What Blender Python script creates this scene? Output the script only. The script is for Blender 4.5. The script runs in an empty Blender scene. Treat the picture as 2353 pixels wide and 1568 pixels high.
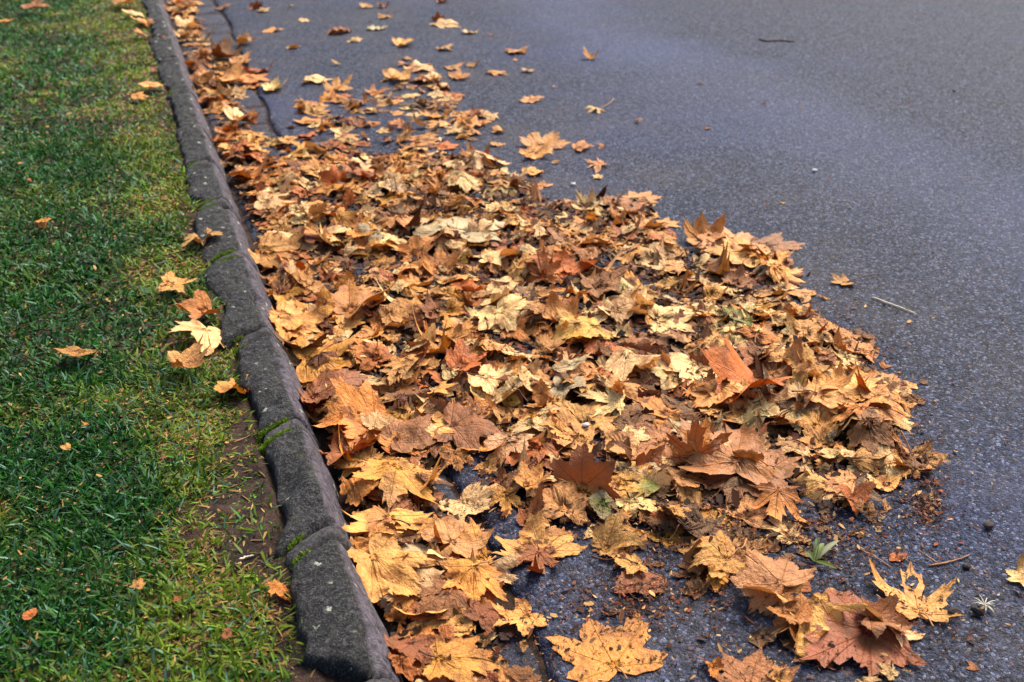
import bpy, math, random
import numpy as np
from mathutils import Vector, Matrix
R = np.random.default_rng(7)
random.seed(7)
scene = bpy.context.scene
COL = scene.collection

# ------------------------------------------------------------------ camera
PW, PH, FPX, CAMH = 2353.0, 1568.0, 2500.0, 1.40
PITCH = math.atan2(784 + 520, FPX)
YAW = math.atan2(1176.5 - 190, math.hypot(FPX, 1304))
cam_d = bpy.data.cameras.new('camera')
cam = bpy.data.objects.new('camera', cam_d)
COL.objects.link(cam)
scene.camera = cam
cam.location = (0, 0, CAMH)
cam.rotation_euler = (math.pi / 2 - PITCH, 0, -YAW)
cam_d.sensor_width = 36
cam_d.lens = FPX / PW * 36
cam_d.clip_start = 0.05
cam_d.clip_end = 2000
cam_d.dof.use_dof = True
cam_d.dof.focus_distance = 2.35
cam_d.dof.aperture_fstop = 4.5
CP, SP, CY, SY = math.cos(PITCH), math.sin(PITCH), math.cos(YAW), math.sin(YAW)


def ray(x, y):
    d0, d1, d2 = (x - PW / 2) / FPX, 1.0, -(y - PH / 2) / FPX
    d1, d2 = d1 * CP + d2 * SP, -d1 * SP + d2 * CP
    return d0 * CY + d1 * SY, -d0 * SY + d1 * CY, d2


def ground(x, y, z=0.0):
    """point of the place, at height z, that is seen at photo coordinates x, y (2353 wide)"""
    a, b, c = ray(x, y)
    t = (z - CAMH) / c
    return a * t, b * t


def project(P):
    """photo coordinates and depth of an array of points"""
    x, y, z = P[:, 0], P[:, 1], P[:, 2] - CAMH
    r = x * CY - y * SY
    f = x * SY + y * CY
    dep = f * CP - z * SP
    up = f * SP + z * CP
    return PW / 2 + FPX * r / dep, PH / 2 - FPX * up / dep, dep


# ------------------------------------------------------------------ noise
def _hash(ix, iy, s):
    h = (ix.astype(np.int64) * 374761393 + iy.astype(np.int64) * 668265263 + s * 974634721) & 0x7fffffff
    h = ((h ^ (h >> 13)) * 1274126177) & 0x7fffffff
    h = h ^ (h >> 16)
    return (h & 0xffff) / 65535.0


def vnoise(x, y, s=0):
    s = int(s)
    x = np.asarray(x, float); y = np.asarray(y, float)
    ix, iy = np.floor(x), np.floor(y)
    fx, fy = x - ix, y - iy
    fx = fx * fx * (3 - 2 * fx); fy = fy * fy * (3 - 2 * fy)
    a, b = _hash(ix, iy, s), _hash(ix + 1, iy, s)
    c, d = _hash(ix, iy + 1, s), _hash(ix + 1, iy + 1, s)
    return (a * (1 - fx) + b * fx) * (1 - fy) + (c * (1 - fx) + d * fx) * fy


def fbm(x, y, s=0, o=4):
    v, a, t = 0, 0.5, 0
    for k in range(o):
        v = v + a * vnoise(np.asarray(x) * 2 ** k, np.asarray(y) * 2 ** k, s + 17 * k)
        t += a; a *= 0.5
    return v / t


# ------------------------------------------------------------------ mesh helpers
def make_mesh(name, V, quads=None, tris=None, smooth=True, attrs=None):
    me = bpy.data.meshes.new(name)
    V = np.asarray(V, np.float32)
    quads = np.zeros((0, 4), np.int32) if quads is None else np.asarray(quads, np.int32).reshape(-1, 4)
    tris = np.zeros((0, 3), np.int32) if tris is None else np.asarray(tris, np.int32).reshape(-1, 3)
    me.vertices.add(len(V)); me.vertices.foreach_set('co', V.ravel())
    loops = np.concatenate([quads.ravel(), tris.ravel()])
    me.loops.add(len(loops)); me.loops.foreach_set('vertex_index', loops)
    starts = np.concatenate([np.arange(len(quads)) * 4, len(quads) * 4 + np.arange(len(tris)) * 3]).astype(np.int32)
    me.polygons.add(len(starts)); me.polygons.foreach_set('loop_start', starts)
    me.polygons.foreach_set('use_smooth', np.full(len(starts), smooth))
    for an, (ty, data) in (attrs or {}).items():
        a = me.attributes.new(an, ty, 'POINT')
        key = {'FLOAT': 'value', 'FLOAT_VECTOR': 'vector', 'FLOAT_COLOR': 'color'}[ty]
        a.data.foreach_set(key, np.asarray(data, np.float32).ravel())
    me.update(calc_edges=True)
    me.validate()
    return me


def add(name, me, mat=None, parent=None, **props):
    o = bpy.data.objects.new(name, me)
    COL.objects.link(o)
    if mat and me is not None:
        me.materials.clear(); me.materials.append(mat)
    if parent is not None:
        o.parent = parent
        o.matrix_parent_inverse = Matrix.Translation(-parent.location)
    for k, v in props.items():
        o[k] = v
    return o


def recentre(o):
    """move the origin of a mesh object to the base of its own shape"""
    me = o.data
    n = len(me.vertices)
    a = np.zeros(n * 3, np.float32); me.vertices.foreach_get('co', a)
    a = a.reshape(-1, 3)
    c = a.mean(0); c[2] = a[:, 2].min()
    me.vertices.foreach_set('co', (a - c).ravel()); me.update()
    o.location = [float(v) for v in c]


def grid_quads(n, m, wrap=False):
    """quads of an n x m vertex grid (row-major); wrap closes the m direction"""
    i = np.arange(n - 1)[:, None]; j = np.arange(m if wrap else m - 1)[None, :]
    j2 = (j + 1) % m
    return np.stack([i * m + j, i * m + j2, (i + 1) * m + j2, (i + 1) * m + j], -1).reshape(-1, 4)


def tube(path, rad, sides=6):
    P = np.asarray(path, float); n = len(P)
    T = np.gradient(P, axis=0); T /= np.linalg.norm(T, axis=1)[:, None] + 1e-9
    up = np.array([0.13, 0.21, 1.0])
    A = np.cross(T, up); A /= np.linalg.norm(A, axis=1)[:, None] + 1e-9
    B = np.cross(A, T)
    th = np.arange(sides) * 2 * math.pi / sides
    rad = np.broadcast_to(np.asarray(rad, float), (n,))
    V = P[:, None] + rad[:, None, None] * (np.cos(th)[None, :, None] * A[:, None] + np.sin(th)[None, :, None] * B[:, None])
    V = V.reshape(-1, 3)
    V = np.vstack([V, P[0], P[-1]])
    q = grid_quads(n, sides, True)
    k = n * sides
    j = np.arange(sides); j2 = (j + 1) % sides
    t = np.vstack([np.stack([j2, j, np.full(sides, k)], -1), np.stack([(n - 1) * sides + j, (n - 1) * sides + j2, np.full(sides, k + 1)], -1)])
    return V, q, t


# ------------------------------------------------------------------ node helper
class Nodes:
    def __init__(s, name):
        s.m = bpy.data.materials.new(name); s.m.use_nodes = True
        s.t = s.m.node_tree; s.t.nodes.clear()
        s.out = s.t.nodes.new('ShaderNodeOutputMaterial')

    def n(s, typ, **kw):
        nd = s.t.nodes.new('ShaderNode' + typ)
        for k, v in kw.items():
            setattr(nd, k, v)
        return nd

    def put(s, sock, v):
        if v is None:
            return
        if isinstance(v, bpy.types.NodeSocket):
            s.t.links.new(v, sock)
        else:
            if sock.type == 'RGBA' and not isinstance(v, (int, float)):
                v = tuple(v) + ((1,) if len(v) == 3 else ())
            sock.default_value = v

    def math(s, op, a, b=None, c=None, clamp=False):
        nd = s.n('Math', operation=op, use_clamp=clamp)
        for k, v in enumerate((a, b, c)):
            s.put(nd.inputs[k], v)
        return nd.outputs[0]

    def vmath(s, op, a, b=None):
        nd = s.n('VectorMath', operation=op)
        s.put(nd.inputs[0], a); s.put(nd.inputs[1], b)
        return nd.outputs[0]

    def ramp(s, v, lo, hi, a=0.0, b=1.0):
        nd = s.n('MapRange', interpolation_type='SMOOTHSTEP')
        for k, x in enumerate((v, lo, hi, a, b)):
            s.put(nd.inputs[k], x)
        return nd.outputs[0]

    def mix(s, f, a, b, mode='MIX'):
        nd = s.n('Mix', data_type='RGBA', blend_type=mode)
        s.put(nd.inputs[0], f); s.put(nd.inputs[6], a); s.put(nd.inputs[7], b)
        return nd.outputs[2]

    def noise(s, vec, scale, detail=3, rough=0.55, w=None):
        nd = s.n('TexNoise')
        s.put(nd.inputs['Vector'], vec); nd.inputs['Scale'].default_value = scale
        nd.inputs['Detail'].default_value = detail; nd.inputs['Roughness'].default_value = rough
        return nd.outputs[0]

    def voro(s, vec, scale, feature='F1', out=0, rnd=1.0):
        nd = s.n('TexVoronoi', feature=feature)
        s.put(nd.inputs['Vector'], vec); nd.inputs['Scale'].default_value = scale
        nd.inputs['Randomness'].default_value = rnd
        return nd.outputs[out]

    def attr(s, name, out='Vector'):
        return s.n('Attribute', attribute_name=name).outputs[out]

    def coord(s):
        return s.n('NewGeometry').outputs['Position']

    def bump(s, h, strength, dist, normal=None):
        nd = s.n('Bump')
        s.put(nd.inputs['Height'], h); nd.inputs['Strength'].default_value = strength
        nd.inputs['Distance'].default_value = dist
        s.put(nd.inputs['Normal'], normal)
        return nd.outputs[0]

    def principled(s, col, rough, normal=None, spec=0.5):
        b = s.n('BsdfPrincipled')
        s.put(b.inputs['Base Color'], col); s.put(b.inputs['Roughness'], rough)
        s.put(b.inputs['Normal'], normal); s.put(b.inputs['Specular IOR Level'], spec)
        return b.outputs[0]

    def done(s, shader):
        s.t.links.new(shader, s.out.inputs[0]); return s.m


def lin(r, g, b, k=1.0):
    def f(c):
        c /= 255.0
        return (c / 12.92 if c <= 0.04045 else ((c + 0.055) / 1.055) ** 2.4) * k
    return (f(r), f(g), f(b))


# ------------------------------------------------------------------ materials
def mat_asphalt():
    N = Nodes('asphalt')
    p = N.coord()
    wob = N.noise(p, 90, 2)
    cell = N.voro(p, 330, out=1)
    d = N.voro(p, 330, out=0)
    big = N.voro(p, 165, out=1)
    bd = N.voro(p, 165, out=0)
    sep = N.n('SeparateColor'); N.put(sep.inputs[0], cell)
    sep2 = N.n('SeparateColor'); N.put(sep2.inputs[0], big)
    base = N.mix(sep.outputs[0], lin(9, 11, 20), lin(76, 84, 108))
    base = N.mix(N.ramp(sep2.outputs[1], 0.78, 0.98), base, lin(136, 142, 164))        # pale stones in the mix
    base = N.mix(N.math('MULTIPLY', N.ramp(sep2.outputs[2], 0.9, 1.0), 0.6), base, lin(150, 128, 98))
    base = N.mix(N.ramp(sep2.outputs[0], 0.66, 0.85), base, lin(16, 18, 27))
    base = N.mix(N.math('MULTIPLY', N.ramp(d, 0.22, 0.6), 0.6), base, lin(14, 15, 22))   # bitumen between stones
    dust = N.noise(p, 1.7, 5, 0.65)
    sx = N.n('SeparateXYZ'); N.put(sx.inputs[0], p)
    base = N.mix(N.math('MULTIPLY', N.math('MULTIPLY', N.ramp(dust, 0.40, 0.72), 0.42), N.ramp(sx.outputs[0], 2.9, 1.4)), base, lin(86, 78, 72))   # gutter dirt
    clump = N.noise(p, 38, 4, 0.75)
    base = N.mix(N.math('MULTIPLY', N.ramp(clump, 0.52, 0.72), 0.55), base, lin(100, 108, 136))
    base = N.mix(N.math('MULTIPLY', N.ramp(clump, 0.48, 0.30), 0.65), base, lin(10, 12, 24))
    worn = N.noise(p, 0.55, 3)
    base = N.mix(N.math('MULTIPLY', N.ramp(worn, 0.45, 0.7), 0.22), base, lin(66, 78, 122))
    lane = N.math('ABSOLUTE', N.math('SUBTRACT', N.math('ADD', sx.outputs[0], N.math('MULTIPLY', N.noise(p, 0.8, 3), 0.8)), 3.2))
    base = N.mix(N.math('MULTIPLY', N.ramp(lane, 0.6, 0.05), 0.13), base, lin(112, 118, 146))      # polished wheel path
    stain = N.noise(p, 4.5, 5, 0.7)
    base = N.mix(N.math('MULTIPLY', N.ramp(stain, 0.56, 0.72), 0.3), base, lin(14, 15, 22))
    h = N.math('SUBTRACT', N.math('MULTIPLY', sep2.outputs[0], 0.6), N.math('MULTIPLY', bd, 1.0))
    h = N.math('ADD', h, N.math('MULTIPLY', N.math('SUBTRACT', sep.outputs[1], d), 0.7))
    h = N.math('ADD', h, N.math('MULTIPLY', wob, 0.4))
    nrm = N.bump(h, 1.0, 0.003)
    return N.done(N.principled(base, N.ramp(sep.outputs[2], 0, 1, 0.62, 0.85), nrm, 0.16))


def mat_stone(name, dark, mid, light, lichen=True):
    N = Nodes(name)
    p = N.coord()
    big = N.noise(p, 9, 5, 0.6)
    fine = N.noise(p, 95, 5, 0.75)
    grit = N.noise(p, 300, 2, 0.6)
    c = N.mix(N.ramp(big, 0.40, 0.62), dark, mid)
    c = N.mix(N.math('MULTIPLY', N.ramp(fine, 0.50, 0.64), 0.75), c, light)
    c = N.mix(N.math('MULTIPLY', N.ramp(grit, 0.54, 0.64), 0.7), c, light)
    pit = N.noise(p, 42, 6, 0.72)
    c = N.mix(N.math('MULTIPLY', N.ramp(pit, 0.5, 0.32), 0.75), c, lin(12, 12, 12))
    nz = N.n('Attribute', attribute_name='worn').outputs['Fac']
    c = N.mix(nz, c, N.mix(N.ramp(N.noise(p, 70, 4, 0.7), 0.3, 0.7), lin(46, 42, 48), lin(112, 102, 110)))
    if lichen:
        spot = N.voro(p, 24, out=0)
        msk = N.noise(p, 14, 2)
        w = N.noise(p, 160, 3, 0.7)
        sm = N.math('MULTIPLY', N.ramp(N.math('ADD', spot, N.math('MULTIPLY', N.math('SUBTRACT', w, 0.5), 0.5)), 0.17, 0.12), N.ramp(msk, 0.42, 0.50))
        c = N.mix(sm, c, lin(168, 172, 150))
        gr = N.math('MULTIPLY', N.ramp(N.noise(p, 26, 4, 0.7), 0.54, 0.72), 0.45)
        c = N.mix(gr, c, lin(62, 68, 40))
    h = N.math('ADD', N.math('MULTIPLY', fine, 0.6), N.math('MULTIPLY', grit, 0.3))
    h = N.math('ADD', h, N.math('MULTIPLY', pit, 1.2))
    nrm = N.bump(h, 1.0, 0.016)
    return N.done(N.principled(c, 0.8, nrm, 0.35))


def mat_soil():
    N = Nodes('soil')
    p = N.coord()
    a = N.noise(p, 22, 5, 0.7); b = N.noise(p, 260, 4, 0.7)
    c = N.mix(N.ramp(a, 0.35, 0.7), lin(26, 18, 14), lin(70, 50, 40))
    c = N.mix(N.math('MULTIPLY', N.ramp(b, 0.5, 0.75), 0.7), c, lin(112, 86, 64))
    nrm = N.bump(N.math('ADD', a, N.math('MULTIPLY', b, 0.6)), 1.0, 0.01)
    return N.done(N.principled(c, 0.9, nrm, 0.2))


def mat_vcol(name, rough=0.6, trans=0.0, spec=0.4, noise_scale=0, attr='tint'):
    N = Nodes(name)
    c = N.attr(attr, 'Color')
    nrm = None
    if noise_scale:
        nz = N.noise(N.coord(), noise_scale, 3, 0.65)
        c = N.mix(N.ramp(nz, 0.3, 0.75), N.mix(1.0, c, (0.55, 0.52, 0.5), 'MULTIPLY'), c)
        nrm = N.bump(nz, 0.6, 0.003)
    sh = N.principled(c, rough, nrm, spec)
    if trans:
        t = N.n('BsdfTranslucent'); N.put(t.inputs[0], c)
        mx = N.n('MixShader'); mx.inputs[0].default_value = trans
        N.t.links.new(sh, mx.inputs[1]); N.t.links.new(t.outputs[0], mx.inputs[2])
        sh = mx.outputs[0]
    return N.done(sh)


def mat_leaf():
    N = Nodes('dry_leaf')
    base = N.attr('leaf_color', 'Color')
    alpha = N.attr('leaf_color', 'Alpha')           # >0.5 dark veins, <0.5 pale veins
    uvs = N.attr('leaf_uv', 'Vector')
    sep = N.n('SeparateXYZ'); N.put(sep.inputs[0], uvs)
    u, v, seed = sep.outputs
    ax = N.math('ABSOLUTE', u)
    ds, ts = [], []
    for a in (0.0, 47.0, 99.0):
        a = math.radians(a)
        t = N.math('ADD', N.math('MULTIPLY', ax, math.sin(a)), N.math('MULTIPLY', v, math.cos(a)))
        d = N.math('ABSOLUTE', N.math('SUBTRACT', N.math('MULTIPLY', ax, math.cos(a)), N.math('MULTIPLY', v, math.sin(a))))
        d = N.math('ADD', d, N.math('MULTIPLY', N.math('LESS_THAN', t, 0.0), 5.0))
        ds.append(d); ts.append(t)
    dmin = N.math('MINIMUM', N.math('MINIMUM', ds[0], ds[1]), ds[2])
    tm = None
    for d, t in zip(ds, ts):
        w = N.math('LESS_THAN', d, N.math('ADD', dmin, 1e-5))
        x = N.math('MULTIPLY', w, t)
        tm = x if tm is None else N.math('MAXIMUM', tm, x)
    wid = N.math('MAXIMUM', N.math('MULTIPLY', N.math('SUBTRACT', 1.15, tm), 0.017), 0.004)
    main = N.math('SUBTRACT', 1.0, N.math('DIVIDE', dmin, wid), clamp=True)
    wv = N.math('FRACT', N.math('MULTIPLY', N.math('SUBTRACT', tm, N.math('MULTIPLY', dmin, 0.95)), 7.5))
    sec = N.ramp(N.math('ABSOLUTE', N.math('SUBTRACT', wv, 0.5)), 0.07, 0.0)
    sec = N.math('MULTIPLY', sec, N.ramp(dmin, 0.30, 0.02))
    vein = N.math('MAXIMUM', main, N.math('MULTIPLY', sec, 0.32))
    blot = N.noise(uvs, 3.2, 4, 0.6)
    c = N.mix(N.ramp(blot, 0.45, 0.66), base, N.mix(1.0, base, (0.44, 0.31, 0.22), 'MULTIPLY'))
    bl2 = N.noise(uvs, 1.7, 3, 0.6)
    c = N.mix(N.math('MULTIPLY', N.ramp(bl2, 0.55, 0.3), 0.6), c, N.mix(1.0, base, (1.35, 1.3, 1.25), 'MULTIPLY'))
    spk = N.noise(uvs, 30, 4, 0.7)
    c = N.mix(N.math('MULTIPLY', N.ramp(spk, 0.56, 0.72), 0.5), c, N.mix(1.0, base, (0.40, 0.29, 0.22), 'MULTIPLY'))
    grain = N.noise(uvs, 70, 2, 0.7)
    c = N.mix(N.math('MULTIPLY', N.ramp(grain, 0.35, 0.7), 0.55), c, N.mix(1.0, c, (0.55, 0.48, 0.42), 'MULTIPLY'))
    edge = N.attr('leaf_rim', 'Fac')
    c = N.mix(N.math('MULTIPLY', N.ramp(N.math('ADD', edge, N.math('MULTIPLY', blot, 0.35)), 1.03, 1.25), 0.7), c, N.mix(1.0, base, (0.5, 0.36, 0.27), 'MULTIPLY'))
    vc = N.mix(N.math('GREATER_THAN', alpha, 0.5), N.mix(1.0, base, (1.3, 1.2, 1.0), 'MULTIPLY'), N.mix(1.0, base, (0.42, 0.32, 0.26), 'MULTIPLY'))
    c = N.mix(N.math('MULTIPLY', vein, 0.6), c, vc)
    back = N.n('NewGeometry').outputs['Backfacing']
    c = N.mix(N.math('MULTIPLY', back, 0.25), c, lin(200, 152, 92, 0.75))
    h = N.math('SUBTRACT', N.math('MULTIPLY', N.noise(uvs, 9, 4, 0.6), 1.0), N.math('MULTIPLY', vein, 0.35))
    nrm = N.bump(h, 0.8, 0.010)
    sh = N.principled(c, N.ramp(spk, 0.3, 0.7, 0.45, 0.65), nrm, 0.28)
    t = N.n('BsdfTranslucent'); N.put(t.inputs[0], N.mix(1.0, c, (1.0, 0.72, 0.42), 'MULTIPLY'))
    mx = N.n('MixShader'); mx.inputs[0].default_value = 0.12
    N.t.links.new(sh, mx.inputs[1]); N.t.links.new(t.outputs[0], mx.inputs[2])
    return N.done(mx.outputs[0])


def mat_plain(name, c1, c2, scale, rough=0.7, bump=0.4, dist=0.002):
    N = Nodes(name)
    nz = N.noise(N.coord(), scale, 4, 0.65)
    return N.done(N.principled(N.mix(N.ramp(nz, 0.3, 0.7), c1, c2), rough, N.bump(nz, bump, dist), 0.3))


M_ASPH = mat_asphalt()
M_KERB = mat_stone('bluestone', lin(7, 7, 8), lin(18, 17, 17), lin(92, 88, 86))
M_GUT = mat_stone('gutter_bluestone', lin(26, 27, 36), lin(50, 51, 64), lin(98, 98, 112), lichen=False)
M_MORT = mat_plain('mortar', lin(24, 23, 23), lin(70, 66, 65), 150, 0.9, 0.8, 0.003)
M_MOSS = mat_vcol('moss', 0.9, 0.15, 0.2)
M_SOIL = mat_soil()
M_GRASS = mat_vcol('grass_blade', 0.55, 0.22, 0.18)
M_LEAF = mat_leaf()
M_CRUMB = mat_vcol('leaf_crumb', 0.75, 0.0, 0.2)
M_STEM = mat_plain('leaf_stalk', lin(120, 72, 40), lin(178, 128, 78), 60, 0.6)
M_STEMD = mat_plain('dark_stalk', lin(58, 36, 24), lin(98, 62, 38), 60, 0.6)
M_TWIG = mat_plain('dark_twig', lin(48, 36, 30), lin(86, 66, 54), 90, 0.8)
M_PALE = mat_plain('pale_stick', lin(176, 160, 128), lin(214, 200, 170), 70, 0.7)
M_LUMP = mat_plain('dark_lump', lin(34, 28, 26), lin(72, 60, 52), 120, 0.9, 0.9, 0.004)
M_FLUFF = mat_plain('seed_fluff', lin(196, 186, 160), lin(226, 218, 198), 90, 0.8)
M_LAWN = mat_plain('distant_lawn', lin(34, 52, 20), lin(70, 84, 34), 40, 0.9, 0.8, 0.02)
M_PEB = mat_plain('pale_pebble', lin(168, 164, 158), lin(206, 204, 200), 60, 0.7)

# ------------------------------------------------------------------ road, soil, lawn
GYS = np.array([-4.0, 1.0, 1.3, 1.5, 1.77, 3.0, 4.8, 5.4, 6.6, 7.2, 9.0, 60.0])
GXS = np.array([0.50, 0.51, 0.523, 0.539, 0.556, 0.56, 0.568, 0.585, 0.630, 0.633, 0.640, 0.66])
GUT_Z = -0.010


def gutter_edge(y):
    y = np.asarray(y, float)
    return np.interp(y, GYS, GXS) + (fbm(y * 5.5, y * 0 + 3, 5, 4) - 0.5) * 0.05


ys = np.concatenate([np.linspace(-4, 0.6, 12), np.arange(0.7, 9.5, 0.02), np.linspace(9.6, 80, 30)])
cols = [(-0.012, -0.05), (-0.004, -0.022), (0.004, -0.006), (0.016, -0.0015), (0.035, 0.0)] + [(c, 0.0) for c in (0.1, 0.3, 0.7, 1.3, 2.2, 3.5, 5.5, 9.0)]
ex = gutter_edge(ys)
V = np.zeros((len(ys), len(cols), 3))
for k, (dx, z) in enumerate(cols):
    V[:, k] = np.stack([ex + dx + (fbm(ys * 40, ys * 0 + k, 9, 2) - 0.5) * 0.012 * (k < 4), ys, np.full(len(ys), z) + (fbm(ys * 3, ys * 0 + k, 11, 2) - 0.5) * 0.006 * (0 < k < 8)], -1)
add('road', make_mesh('road', V.reshape(-1, 3), grid_quads(len(ys), len(cols))), M_ASPH, kind='structure', label='grey asphalt road running beside the stone kerb')
S = 300.0
add('ground', make_mesh('ground', [(-S, -S, -0.07), (S, -S, -0.07), (S, S, -0.07), (-S, S, -0.07)], [[0, 1, 2, 3]]), M_SOIL, kind='structure', label='brown earth below the road and lawn')


def smooth(a, lo, hi):
    t = np.clip((a - lo) / (hi - lo), 0, 1)
    return t * t * (3 - 2 * t)


def bareness(x, y):
    """0 where grass grows thick, 1 where the soil beside the kerb is bare"""
    sp = lambda c, w: np.exp(-((y - c) / w) ** 2)
    edge = 0.125 - 0.15 * sp(1.86, 0.24) - 0.05 * sp(3.45, 0.16) - 0.075 * sp(1.45, 0.14) - 0.03 * sp(2.35, 0.2) - 0.03 * sp(2.9, 0.12)
    n = (fbm(x * 20, y * 20, 21, 4) - 0.5) * 0.24
    return smooth(x + n, edge - 0.03, edge + 0.05)


def lawn_z(x, y):
    return 0.080 + (fbm(x * 6, y * 6, 31, 3) - 0.5) * 0.03 + (fbm(x * 45, y * 45, 33, 2) - 0.5) * 0.006 + 0.012 * smooth(-x, 0.0, 0.5)


gx = np.concatenate([np.linspace(-40, -3, 10), np.arange(-2.6, -0.8, 0.1), np.arange(-0.75, 0.236, 0.012)])
gy = np.concatenate([np.linspace(-4, 0.6, 10), np.arange(0.7, 4.0, 0.015), np.arange(4.0, 9.5, 0.05), np.linspace(9.7, 80, 25)])
X, Y = np.meshgrid(gx, gy)
Z = lawn_z(X, Y)
Z = np.where(X > 0.14, np.minimum(Z, 0.070), Z)
add('lawn_soil', make_mesh('lawn_soil', np.stack([X, Y, Z], -1).reshape(-1, 3), grid_quads(len(gy), len(gx))), M_SOIL, kind='structure', label='dark brown lawn soil showing bare beside the kerb')

# grass: one mass of blades nobody could count
def blades(n, x0, x1, y0, y1, lmul, wmul, bare_mode=False):
    x = R.uniform(x0, x1, n); y = R.uniform(y0, y1, n)
    b = bareness(x, y)
    dens = 0.5 + 0.8 * fbm(x * 11, y * 11, 41, 3)
    keep = R.random(n) < (np.clip(dens * (1 - b) + 0.06 * b, 0, 1) if not bare_mode else 0.45 * b * smooth(fbm(x * 25, y * 25, 47, 2), 0.45, 0.65))
    keep &= x < 0.148 + 0.02 * (fbm(y * 9, y * 0, 49, 2) - 0.5) - 0.0
    x, y, b = x[keep], y[keep], b[keep]
    n = len(x)
    z = lawn_z(x, y) - 0.003
    cl = vnoise(x * 22, y * 22, 43)
    az = cl * 12.0 + R.normal(0, 1.9, n)
    inc = np.radians(np.clip(R.normal(48, 20, n), 5, 86))
    L = np.clip(R.normal(0.024, 0.009, n), 0.010, 0.065) * lmul * (0.75 + 0.5 * fbm(x * 8, y * 8, 44, 2))
    W = R.uniform(0.0012, 0.0026, n) * wmul
    bend = R.uniform(0.1, 1.1, n)
    dry = fbm(x * 5, y * 5, 45, 3) + 0.42 * smooth(x, -0.30, 0.08) + 0.18 * smooth(y, 3.5, 7.0) + R.normal(0, 0.12, n)
    col = np.zeros((n, 3))
    g1, g2, g3, g4 = [np.array(c) for c in (lin(6, 46, 14), lin(40, 96, 14), lin(122, 134, 26), lin(164, 126, 68))]
    t = R.random(n)[:, None]
    col = g1 * (1 - t) + g2 * t
    m = smooth(dry, 0.58, 0.98)[:, None]
    col = col * (1 - m) + (g2 * 0.4 + g3 * 0.6) * m
    straw = R.random(n) < smooth(dry, 0.50, 1.15) * 0.5 + 0.06
    col[straw] = g4 * R.uniform(0.55, 1.0, (straw.sum(), 1))
    blue = R.random(n) < 0.10
    col[blue & ~straw] = np.array(lin(84, 124, 94))
    inc[straw] = np.radians(R.uniform(62, 89, straw.sum()))
    if bare_mode:
        L *= 0.45; W *= 1.3; col = (g2 * 0.7 + g3 * 0.3) * R.uniform(0.6, 1.2, (n, 1))
    col *= R.uniform(0.5, 1.25, (n, 1)) * (1.0 + 0.25 * smooth(y, 2.5, 6.0))[:, None]
    st = np.array([0, 0.4, 0.75, 1.0]); wp = np.array([0.8, 1.0, 0.7, 0.06])
    P = np.zeros((n, 4, 3)); P[:, 0] = np.stack([x, y, z], -1)
    dirh = np.stack([np.cos(az), np.sin(az)], -1)
    side = np.stack([-dirh[:, 1], dirh[:, 0], np.zeros(n)], -1)
    tw = R.normal(0, 0.5, n)
    side = side * np.cos(tw)[:, None] + np.array([0, 0, 1]) * np.sin(tw)[:, None]
    for k in range(1, 4):
        a = np.minimum(inc + bend * st[k], 1.75)
        dl = L * (st[k] - st[k - 1])
        P[:, k, :2] = P[:, k - 1, :2] + dirh * (np.sin(a) * dl)[:, None]
        P[:, k, 2] = np.maximum(P[:, k - 1, 2] + np.cos(a) * dl, z + 0.003)
    V = np.stack([P - side[:, None] * (W[:, None, None] * wp[None, :, None]), P + side[:, None] * (W[:, None, None] * wp[None, :, None])], 2).reshape(n, 8, 3)
    q0 = np.array([[0, 1, 3, 2], [2, 3, 5, 4], [4, 5, 7, 6]])
    Q = (q0[None] + 8 * np.arange(n)[:, None, None]).reshape(-1, 4)
    C = np.repeat(np.concatenate([col, np.ones((n, 1))], 1), 8, 0)
    return V.reshape(-1, 3), Q, C


bl = [blades(78000, -0.75, 0.14, 1.15, 2.6, 1.08, 1.15), blades(60000, -0.95, 0.14, 2.6, 4.6, 1.05, 1.5), blades(70000, -1.25, 0.14, 4.6, 9.3, 1.05, 1.9),
      blades(9000, -2.2, -0.75, 1.0, 2.6, 1.0, 1.3), blades(9000, -2.6, -0.95, 2.6, 9.3, 1.1, 2.2), blades(14000, -0.1, 0.14, 1.1, 3.8, 1.0, 1.0, True)]
off, Vs, Qs, Cs = 0, [], [], []
for v, q, c in bl:
    Vs.append(v); Qs.append(q + off); Cs.append(c); off += len(v)
add('grass', make_mesh('grass', np.vstack(Vs), np.vstack(Qs), attrs={'tint': ('FLOAT_COLOR', np.vstack(Cs))}), M_GRASS, kind='stuff', label='short green lawn grass with yellowed blades beside the kerb')

# ------------------------------------------------------------------ kerb stones
PROFILE = np.array([(0.140, -0.06), (0.139, 0.03), (0.140, 0.084), (0.146, 0.098), (0.158, 0.104), (0.178, 0.107), (0.20, 0.107), (0.222, 0.106),
                    (0.236, 0.103), (0.243, 0.096), (0.255, 0.074), (0.266, 0.052), (0.276, 0.028), (0.284, 0.004), (0.290, -0.02), (0.292, -0.06)])


def resample(P, n):
    s = np.concatenate([[0], np.cumsum(np.linalg.norm(np.diff(P, axis=0), axis=1))])
    t = np.linspace(0, s[-1], n)
    return np.stack([np.interp(t, s, P[:, k]) for k in range(P.shape[1])], -1)


PROF = resample(PROFILE, 44)
PC = np.array([0.205, 0.02])


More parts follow.
